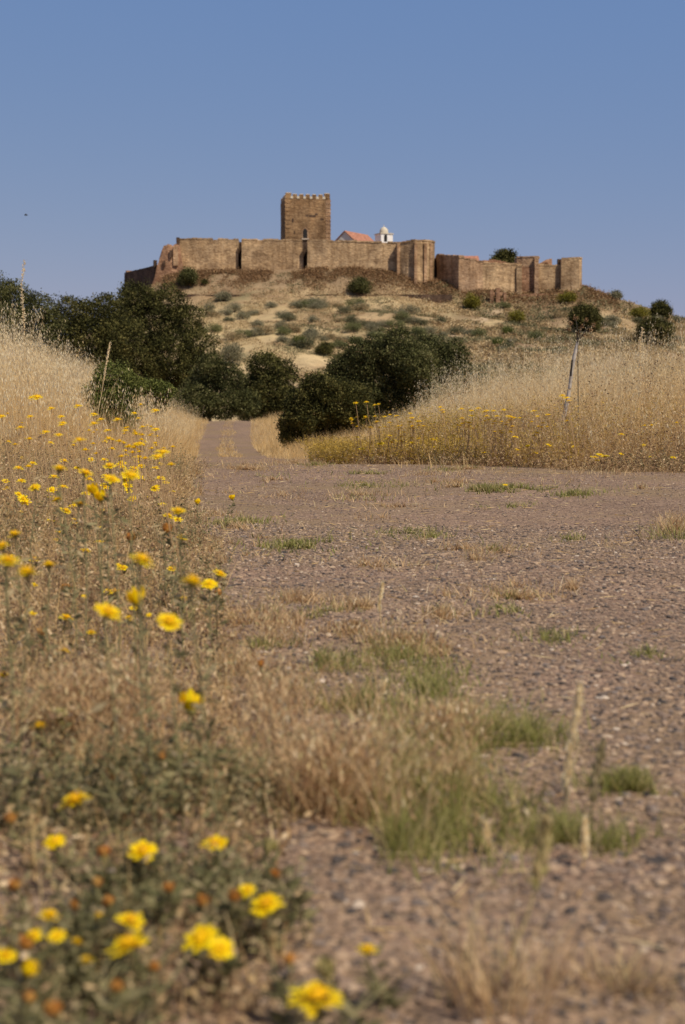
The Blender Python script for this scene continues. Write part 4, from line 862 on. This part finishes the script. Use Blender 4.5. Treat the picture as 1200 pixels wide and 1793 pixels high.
# church behind the wall
ch = root('church', at(620, 430, 372), 'white church with orange tiled roof and small bell tower behind the castle wall', 'church')
ax = np.array([5., 8.]); ax /= np.linalg.norm(ax); pr_ = np.array([ax[1], -ax[0]])
A0 = np.array(at(604, 600, 368)[:2]); HW, LEN = 3.4, 11.; zr = ztop(405, 368); ze = zr-2.9
def ch_pt(u, v, z): q_ = A0+pr_*u+ax*v; return (q_[0], q_[1], z)
q = MB(); V = [ch_pt(-HW, 0, 30), ch_pt(HW, 0, 30), ch_pt(HW, 0, ze), ch_pt(0, 0, zr-.12), ch_pt(-HW, 0, ze), ch_pt(-HW, LEN, 30), ch_pt(HW, LEN, 30), ch_pt(HW, LEN, ze), ch_pt(0, LEN, zr-.12), ch_pt(-HW, LEN, ze)]
q.add(V, [[0, 1, 2, 4], [1, 6, 7, 2], [6, 5, 9, 7], [5, 0, 4, 9]], .5); q.add(V, [[4, 2, 3], [7, 9, 8]], .5); q.obj('church_wall', WHITE, ch, ch.location)
q = MB()
for s in (-1, 1):
    a_, b_, c_, d_ = ch_pt(s*(HW+.3), -.25, ze-.25), ch_pt(s*(HW+.3), LEN+.25, ze-.25), ch_pt(0, LEN+.25, zr), ch_pt(0, -.25, zr)
    V = [a_, b_, c_, d_]+[(x_, y_, z_+.2) for x_, y_, z_ in (a_, b_, c_, d_)]; q.add(V, [[0, 1, 2, 3], [4, 5, 6, 7], [0, 1, 5, 4], [1, 2, 6, 5], [2, 3, 7, 6], [3, 0, 4, 7]], .5)
q.obj('roof', TILE, ch, ch.location)
p = at(672.5, 411, 370); q = MB(); box(q, (p.x, p.y, 33), 3.4, 3.4, p.z-33, .45); bt = q.obj('bell_tower', WHITE, ch, ch.location)
q = MB(); box(q, (p.x, p.y, p.z), 3.75, 3.75, .25, .45); q.obj('cornice', CREAM, bt, ch.location)
q = MB(); R_ = 1.0; V = []; F = []; nn = 12; prof = [(1.12, .25), (1.12, .75), (1.05, 1.15), (.8, 1.6), (.4, 1.9), (.08, 2.0), (.05, 2.6)]
for a_, b_ in prof:
    for j in range(nn): V.append((p.x+R_*a_*math.cos(j*2*math.pi/nn), p.y+R_*a_*math.sin(j*2*math.pi/nn), p.z+b_))
F = [[i*nn+j, i*nn+(j+1) % nn, (i+1)*nn+(j+1) % nn, (i+1)*nn+j] for i in range(len(prof)-1) for j in range(nn)]; q.add(V, F, .5); q.obj('cupola', CREAM, bt, ch.location, True)
cc, sn = math.cos(.45), math.sin(.45)
for (u, v, nm2) in ((-.4, -1.72, 0), ):
    q = MB(); arch(q, (p.x+u*cc-v*sn, p.y+u*sn+v*cc, p.z-1.9), .85, 1.7, .1, .45); q.obj('bell_opening', DARK, bt, ch.location)
q = MB(); arch(q, (p.x+1.72*math.cos(.45), p.y+1.72*math.sin(.45), p.z-1.7), .6, 1.3, .1, .45+math.pi/2); q.obj('bell_opening', TILE, bt, ch.location)
# tiled roofs peeping over
def shed(a_, b_, row0, row1, D, label):
    r_ = root('village_house', at((a_+b_)/2, row1, D), label, 'house'); p0, p1 = at(a_, row0, D), at(b_, row0, D); dz = ztop(row0, D)-ztop(row1, D)
    V = [(p0.x, D-2.5, p0.z-dz), (p1.x, D-2.5, p1.z-dz), (p1.x, D, p1.z), (p0.x, D, p0.z), (p1.x, D+2.5, p1.z-dz), (p0.x, D+2.5, p0.z-dz)]; V = V+[(x_, y_, z_-.2) for x_, y_, z_ in V]
    q = MB(); q.add(V, [[0, 1, 2, 3], [3, 2, 4, 5], [6, 7, 1, 0], [7, 8, 2, 1], [9, 6, 0, 3], [8, 10, 4, 2], [11, 9, 3, 5], [10, 11, 5, 4]], .5); q.obj('roof', TILE, r_, r_.location)
    q = MB(); box(q, ((p0.x+p1.x)/2, D, 24), p1.x-p0.x-.5, 4.4, p0.z-dz-24-.05, 0); q.obj('house_wall', WHITE, r_, r_.location)
shed(812, 838, 448, 458, 352, 'low house roof just showing over the lower castle wall')
shed(706, 760, 422, 427, 362, 'flat reddish roof edge peeping over the corner tower')
# terrace walls
def lowwall(name, pts, h, label, mt):
    P = [gpt(a_, b_, 150) for a_, b_ in pts]; ym = sorted(p.y for p in P)[len(P)//2]
    for p in P: p.y = p.y*.25+ym*.75
    r_ = root(name, P[len(P)//2], label, 'wall'); q = MB(); P2 = []
    for a_, b_ in zip(P[:-1], P[1:]):
        for t in np.linspace(0, 1, 8)[:-1]: P2.append(a_.lerp(b_, t))
    P2.append(P[-1]); V = []; rowt = lambda px: float(np.interp(px, [a_[0] for a_ in pts], [a_[1]-4 for a_ in pts]))
    for p in P2:
        zz = at(600, rowt(p.x/p.y*FPX+600), p.y).z-h; j = rng.uniform(-.07, .07)
        for dy, z in ((-.35, zz-3.5), (-.3, zz+h+j), (.35, zz+h+j), (.35, zz-3.5)): V.append((p.x, p.y+dy, z))
    q.add(V, [[4*i+a_, 4*i+4+a_, 4*i+4+(a_+1) % 4, 4*i+(a_+1) % 4] for i in range(len(P2)-1) for a_ in range(4)]+[[0, 1, 2, 3], [4*len(P2)-1, 4*len(P2)-2, 4*len(P2)-3, 4*len(P2)-4]], .5)
    q.obj('wall_face', mt, r_, r_.location)
lowwall('terrace_wall', [(312, 520), (380, 520), (470, 520), (560, 520), (640, 520), (720, 520), (790, 520)], .45, 'low dark retaining wall along the terrace below the tall wall', DARKSHADE)
lowwall('terrace_wall', [(897, 522), (930, 518), (978, 519)], .8, 'short curved retaining wall below the square tower', REDST)
gr = root('gate_ruin', gpt(870, 530, 150), 'small reddish brick gate ruin at the top of the hillside path', 'ruin')
q = MB(); D_ = gr.location.y
for a_, b_, t_ in ((861, 5, 508), (872, 6, 504), (884, 4, 512)):
    p = at(a_, 532, D_); box(q, (p.x, p.y, p.z-1), b_/FPX*D_*1.3, 1.2, ztop(t_, D_)-p.z+1, 0, taper=.9)
q.obj('pier', REDST, gr, gr.location); q = MB(); p = at(871, 514, D_); box(q, (p.x, p.y+.2, p.z-.5), 20/FPX*D_, 1.0, .8, 0); q.obj('lintel', REDST, gr, gr.location)

# ---------------------------------------------------------------- leaning post, dead thistle, bird
pb = at(985, 712, 12.6); gz = float(HT(np.array(pb.x), np.array(pb.y))); tp = at(1011, 598, 13.9); b2 = at(975, 770, 14); b2.z = min(b2.z, gz)-.1
r_ = root('leaning_post', Vector((b2.x, b2.y, gz)), 'weathered grey wooden post leaning right out of the tall grass', 'post')
pts = [b2.lerp(tp, t) for t in np.linspace(0, 1, 9)]; V = []; q = MB()
for i, p in enumerate(pts): pts[i] = (p.x+.006*math.sin(i*1.7), p.y, p.z)
tube(q, pts, [.024-.0011*i+.003*math.sin(i*2.1) for i in range(9)], 9); q.obj('shaft', POST, r_, r_.location, True)
q = MB(); m_ = b2.lerp(tp, .80); tube(q, [(m_.x-.026, m_.y-.03, m_.z-.10), (m_.x-.014, m_.y-.034, m_.z+.06)], [.010, .008], 5); q.obj('dark_strip', DARK, r_, r_.location)  # thin dark strip along the left of the post
r_ = root('dead_thistle', Vector((tp.x+.0, 12.9, float(HT(np.array(tp.x), np.array(12.9))))), 'dark dead thistle with curled heads just above the leaning post', 'thistle')
q = MB(); b0 = np.array(r_.location)+[(b2.x-tp.x)*.8, 0, 0]; hd = MB(); tube(q, [b0, b0*.5+np.array(at(1012, 600, 12.9))*.5, np.array(at(1012, 600, 12.9))], [.0045, .004, .003], 6)
for px_, py_ in [(1000, 566), (1008, 556), (1018, 572), (1026, 560), (1034, 578), (1012, 584), (1022, 586), (995, 577), (1040, 568)]:
    t_ = np.array(at(px_, py_, 12.9+rng.uniform(-.1, .1))); tube(q, [np.array(at(1012, 600, 12.9)), (np.array(at(1013, 588, 12.9))+t_)/2+[0, 0, .008], t_], [.003, .0025, .002], 5)
    quads(hd, np.repeat(t_[None], 26, 0)+rng.normal(0, .009, (26, 3)), .032, .008)
q.obj('stem', BARK, r_, r_.location); hd.obj('seed_head', RUST, r_, r_.location)
bl = at(46, 377, 160); r_ = root('bird', bl, 'tiny dark bird flying in the clear sky at left', 'bird')
q = MB(); tube(q, [bl+Vector((-.22, 0, 0)), bl+Vector((-.12, 0, .02)), bl+Vector((.05, 0, .03)), bl+Vector((.16, 0, .02)), bl+Vector((.22, 0, .01))], [.01, .055, .075, .045, .01], 7); q.obj('body', BIRDM, r_, bl, True)
for s in (-1, 1):
    q = MB(); V = [bl+Vector(v) for v in [(-.08, 0, .05), (.1, 0, .05), (.06, s*.28, .13), (-.07, s*.28, .12), (-.02, s*.55, .06)]]
    V2 = V+[v-Vector((0, 0, .012)) for v in V]; q.add([list(v) for v in V2], [[0, 1, 2, 3], [8, 7, 6, 5], [0, 5, 6, 1]], .5); q.add([list(v) for v in V2], [[3, 2, 4], [9, 7, 8], [2, 7, 9], [4, 9, 8]], .5); q.obj('wing', BIRDM, r_, bl)

# ---------------------------------------------------------------- flowers
def head(R_, style, rings=3, npet=19):
    """petal mesh data around the origin, facing +Z"""
    mb = MB(); ctr = MB()
    if style == 'open':
        for k in range(rings):
            n = npet+int(rng.integers(-1, 2)); r1 = R_*(1.0-.26*k); el = .12+.38*k+rng.uniform(-.05, .1)
            for i in range(n):
                a = 6.283*(i+.5*k)/n+rng.normal(0, .09); L = r1*rng.uniform(.86, 1.08); wd = R_*.30*rng.uniform(.8, 1.15); e_ = el+rng.normal(0, .10)
                d = np.array([math.cos(a)*math.cos(e_), math.sin(a)*math.cos(e_), math.sin(e_)]); s = np.array([-math.sin(a), math.cos(a), 0]); dr = np.array([0, 0, -R_*.10*rng.random()])
                V = [d*L*.12-s*wd*.15, d*L*.12+s*wd*.15, d*L*.6-s*wd*.45, d*L*.6+s*wd*.45, d*L*.93-s*wd*.42+dr, d*L*.93+s*wd*.42+dr, d*L*1.0-s*wd*.22+dr, d*L*.94+dr, d*L*1.0+s*wd*.22+dr]
                v_ = np.clip(rng.normal(.62, .26), 0, 1); mb.add(V, [[0, 1, 3, 2], [2, 3, 5, 4]], v_); mb.add(V, [[4, 7, 6], [7, 5, 8]], v_)
        v, f = ico(); ctr.add(v*[R_*.32, R_*.32, R_*.26]+[0, 0, R_*.22], f)
        quads(ctr, rng.normal(size=(40, 3))*[R_*.2, R_*.2, R_*.06]+[0, 0, R_*.45], R_*.2, R_*.06, np.stack([rng.normal(0, .3, 40), rng.normal(0, .3, 40), np.ones(40)], 1))
    else:                                 # closed brush of upright florets
        n = 60; a = rng.random(n)*6.283; sp = rng.random(n)**.5
        for i in range(n):
            b0 = np.array([math.cos(a[i]), math.sin(a[i]), 0])*R_*.35*sp[i]; t_ = np.array([math.cos(a[i])*R_*.85*sp[i], math.sin(a[i])*R_*.85*sp[i], R_*rng.uniform(.75, 1.25)]); s = np.array([-math.sin(a[i]), math.cos(a[i]), 0])*R_*.12
            md = (b0+t_)/2+np.array([math.cos(a[i]), math.sin(a[i]), 0])*R_*.22*sp[i]
            mb.add([b0-s*.5, b0+s*.5, md-s, md+s, t_-s*.7, t_+s*.7], [[0, 1, 3, 2], [2, 3, 5, 4]])
        v, f = ico(); ctr.add(v*[R_*.5, R_*.5, R_*.5]+[0, 0, R_*.3], f)
    return mb, ctr
def cup(R_):
    mb = MB(); v, f = ico(); mb.add(v*[R_*.38, R_*.38, R_*.34]+[0, 0, -R_*.08], f, .3)
    n = 18; a = rng.random(n)*6.283; e_ = rng.uniform(-.8, .5, n); D = np.stack([np.cos(a)*np.cos(e_), np.sin(a)*np.cos(e_), np.sin(e_)*.8+.4], 1)
    quads(mb, D*R_*.36-[0, 0, R_*.1], R_*.5, R_*.16, D); return mb
def plant(px, py, wpx, label, style='open', pm=None, tilt=None, name='yellow_wildflower'):
    d = flower_place(px, py, wpx); c = at(px, py, d)
    R_ = wpx/FPX*d/2*1.2; bx, by = c.x+rng.normal(0, .02), c.y+rng.uniform(.0, .05); bz = float(HT(np.array(bx), np.array(by)))
    rt = root(name, Vector((bx, by, bz)), label, 'flower', 'yellow wildflowers blooming on the left verge')
    az = rng.random()*6.283 if tilt is None else tilt; tl = rng.uniform(.1, .45); dirv = Vector((math.cos(az)*math.sin(tl), math.sin(az)*math.sin(tl), math.cos(tl)))
    if style == 'open' and wpx > 25: dirv = (dirv+Vector((0, rng.uniform(-.3, .05), 0))).normalized()
    M = dirv.to_track_quat('Z', 'Y').to_matrix()
    q = MB(); st = np.array(c)-np.array(dirv)*R_*.3; b0 = np.array([bx, by, bz-.005]); md = (b0+st)/2+rng.normal(0, .006, 3); tube(q, [b0, (b0+md)/2+rng.normal(0, .003, 3), md, st-np.array(dirv)*R_*.5, st], [.0017, .0016, .0014, .0014, .0022], 6)
    hgt = st[2]-b0[2]
    for j in range(2): # side twig
        t_ = rng.uniform(.2, .7); s_ = b0+(st-b0)*t_; e2 = s_+np.array([rng.normal(0, .02), rng.normal(0, .02), rng.uniform(.01, .04)]); tube(q, [s_, (s_+e2)/2+[0, 0, -.002], e2], [.0011, .001, .0008], 5)
    q.obj('stem', STEM, rt, rt.location)
    lf = MB(); n = 44; t_ = rng.random(n)**1.3*.9; a = rng.random(n)*6.283; Lf = rng.uniform(.010, .028, n); D = np.stack([np.cos(a), np.sin(a), rng.normal(.35, .4, n)], 1); P = b0+(st-b0)*t_[:, None]+D*Lf[:, None]*.5
    quads(lf, P, Lf, Lf*.3, D); lf.obj('leaves', HERB, rt, rt.location)
    hm, cm = head(R_, style)
    def rot(mb_):
        for i in range(len(mb_.V)): mb_.V[i] = mb_.V[i]@np.array(M).T+np.array(c)
    for m_ in (hm, cm): rot(m_)
    ho = hm.obj('flower_head', pm or PETAL, rt, rt.location); cm.obj('flower_disc', DISC if style == 'open' else (pm or PETAL), ho, rt.location)
    cu = cup(R_); rot(cu); cu.obj('calyx', BUDG, rt, rt.location)
    return rt
# children built in world coordinates relative to the root: sub-parts share the part's frame
for px_, py_, w_, st_, lb, pm in _FL: plant(px_, py_, w_, lb, st_, pm)
# distant flowers: one mesh each, four shared shapes
def small_flower(R_, h):
    hm, cm = head(R_, 'open', 3, 12); mb = MB()
    dirv = Vector((rng.normal(0, .3), rng.normal(-.35, .3), 1)).normalized(); M = np.array(dirv.to_track_quat('Z', 'Y').to_matrix())
    tube(mb, [(rng.normal(0, .05), .02, 0), (rng.normal(0, .02), 0, h*.6), (0, 0, h)], [.0016, .0014, .0012], 5, .5, 0)
    for src, m in ((hm, 1), (cm, 2)):
        n0 = 0
        V = [v@M.T+[0, 0, h] for v in src.V]; off = 0
        allV = np.concatenate(V); F3 = np.concatenate(src.F3) if src.F3 else None; F4 = np.concatenate(src.F4) if src.F4 else None
        vv = np.concatenate(src.A)
        if F3 is not None: mb.add(allV, F3, vv, m)
        if F4 is not None: mb.add(allV, F4, vv, m)
    lf = 6; quads(mb, np.stack([rng.normal(0, .01, lf), rng.normal(0, .01, lf), rng.random(lf)*h*.8], 1), .02, .006)
    return mb.mesh('small_flower', [DRYW, PETAL, DISC])
BASE = [small_flower(.017, h) for h in (.16, .24, .32, .42)]
for px, py, wpx, dd, g0, label, group in SMALL:
    c = at(px, py, dd); hgt = c.z-g0; i = int(np.argmin([abs(hgt-h) for h in (.16, .24, .32, .42)])); hb = (.16, .24, .32, .42)[i]
    o = bpy.data.objects.new('small_yellow_flower', BASE[i]); COL.objects.link(o); o.location = (c.x, c.y, g0)
    s = wpx/FPX*dd/2/.017*1.18; o.scale = (s, s, hgt/hb); o.rotation_euler = (0, 0, rng.uniform(-.8, .8)); tag(o, label, 'flower', group)

# ---------------------------------------------------------------- single stalks and tufts in front
def stalk(px_list, d, label, m1, m2, rad=.0016, spike=.45, name='grass_stalk', sw=.004):
    P = [np.array(at(a, b, d+i*.004)) for i, (a, b) in enumerate(px_list)]; g = P[0]; gz_ = float(HT(np.array(g[0]), np.array(g[1])))
    P = [np.array([g[0]-(P[1][0]-P[0][0])*.3, g[1], gz_-.005])]+P if P[0][2] > gz_+.01 else P
    rt = root(name, Vector((P[0][0], P[0][1], gz_)), label, 'grass'); q = MB(); tube(q, P, np.linspace(rad, rad*.5, len(P)), 5); q.obj('stem', m1, rt, rt.location)
    q = MB(); P = np.array(P); n = 260; L = np.concatenate([[0], np.cumsum(np.linalg.norm(np.diff(P, axis=0), axis=1))]); t_ = L[-1]*(1-spike*rng.random(n)); C = np.stack([np.interp(t_, L, P[:, k]) for k in range(3)], 1)
    dd = P[-1]-P[-2]; dd /= np.linalg.norm(dd); quads(q, C+rng.normal(0, sw*.38, (n, 3)), .012, max(.004, sw*.6), dd+rng.normal(0, .22, (n, 3)), np.clip(rng.normal(.85, .15, n), 0, 1)); q.obj('seed_spike', m2, rt, rt.location)
stalk([(990, 1390), (996, 1340), (1008, 1270), (1018, 1195)], 1.75, 'tall pale grass stalk standing alone against the gravel', OAT, OAT, .0024, .80, sw=.0060)
stalk([(870, 1715), (900, 1660), (925, 1600), (943, 1530), (958, 1430)], 1.22, 'long leaning dry stalk rising from the front tuft', TUSS, GREENG, .0019, .35, sw=.007)
stalk([(1036, 1420), (1042, 1370), (1056, 1300)], 1.7, 'olive brown grass stalk right of the tall pale one', HERB, HERB, .0014, .6, sw=.006)
stalk([(660, 1300), (658, 1240), (674, 1192)], 2.3, 'short pale stalk sticking up from the green patch', OAT, OAT, .0014, .6, sw=.006)
stalk([(855, 1520), (856, 1480), (848, 1440)], 1.6, 'short cream stalk in the green grass clump', OAT, OAT, .0015, .6)
stalk([(1022, 1500), (1024, 1470), (1025, 1435)], 1.55, 'short cream blade right of the green grass clump', OAT, OAT, .0012, .6)
stalk([(668, 1090), (664, 1060), (670, 1020)], 3.1, 'thin pale stalk standing on the middle gravel', OAT, OAT, .0013, .5)
stalk([(44, 640), (42, 560), (38, 500), (44, 455)], 12.5, 'feathery pale oat stalk rising into the sky at far left', OAT, OAT, .002, .4, sw=.02)
stalk([(172, 720), (178, 690), (186, 640), (193, 600)], 10.5, 'long straight straw stalk in front of the bright green bush', OAT, OAT, .003, .3, sw=.01)
stalk([(1120, 700), (1122, 650), (1121, 600), (1126, 575)], 11.5, 'tall pale oat stalk above the right bank grass', OAT, OAT, .003, .5, sw=.02)
def tuft(px, py, n, h0, h1, label, m, rad, lean=.5, d=None):
    g = gpt(px, py) if d is None else at(px, py, d); x, y = g.x+rng.normal(0, rad, n), g.y+rng.normal(0, rad, n)
    rt = root('grass_tuft', Vector((g.x, g.y, float(HT(np.array(g.x), np.array(g.y))))), label, 'grass tuft')
    q = MB(); blades(q, onground(x, y), rng.uniform(h0, h1, n), .0026, lean, .5, az=np.arctan2(y-g.y, x-g.x)+rng.normal(0, .5, n), seg=5); q.obj('blades', m, rt, rt.location)
tuft(880, 1775, 64, .04, .13, 'reddish dry grass tuft at the bottom right of centre', TUSS, .018, .45)
tuft(800, 1770, 22, .04, .12, 'thin reddish grass tuft left of the larger front tuft', DRYW, .010, .4)
tuft(960, 1740, 36, .03, .07, 'low tan grass tuft right of the large front tuft', TUSS, .014, .6)
tuft(1095, 1735, 120, .015, .04, 'low dark brown withered clump near the bottom right corner', DRYW, .018, .9)
tuft(1185, 945, 160, .03, .09, 'small olive grass tuft at the right edge on the gravel', GREENG, .05, .5)
tuft(955, 1112, 60, .01, .03, 'tiny dark weed alone on the gravel', HERB, .01, .8)
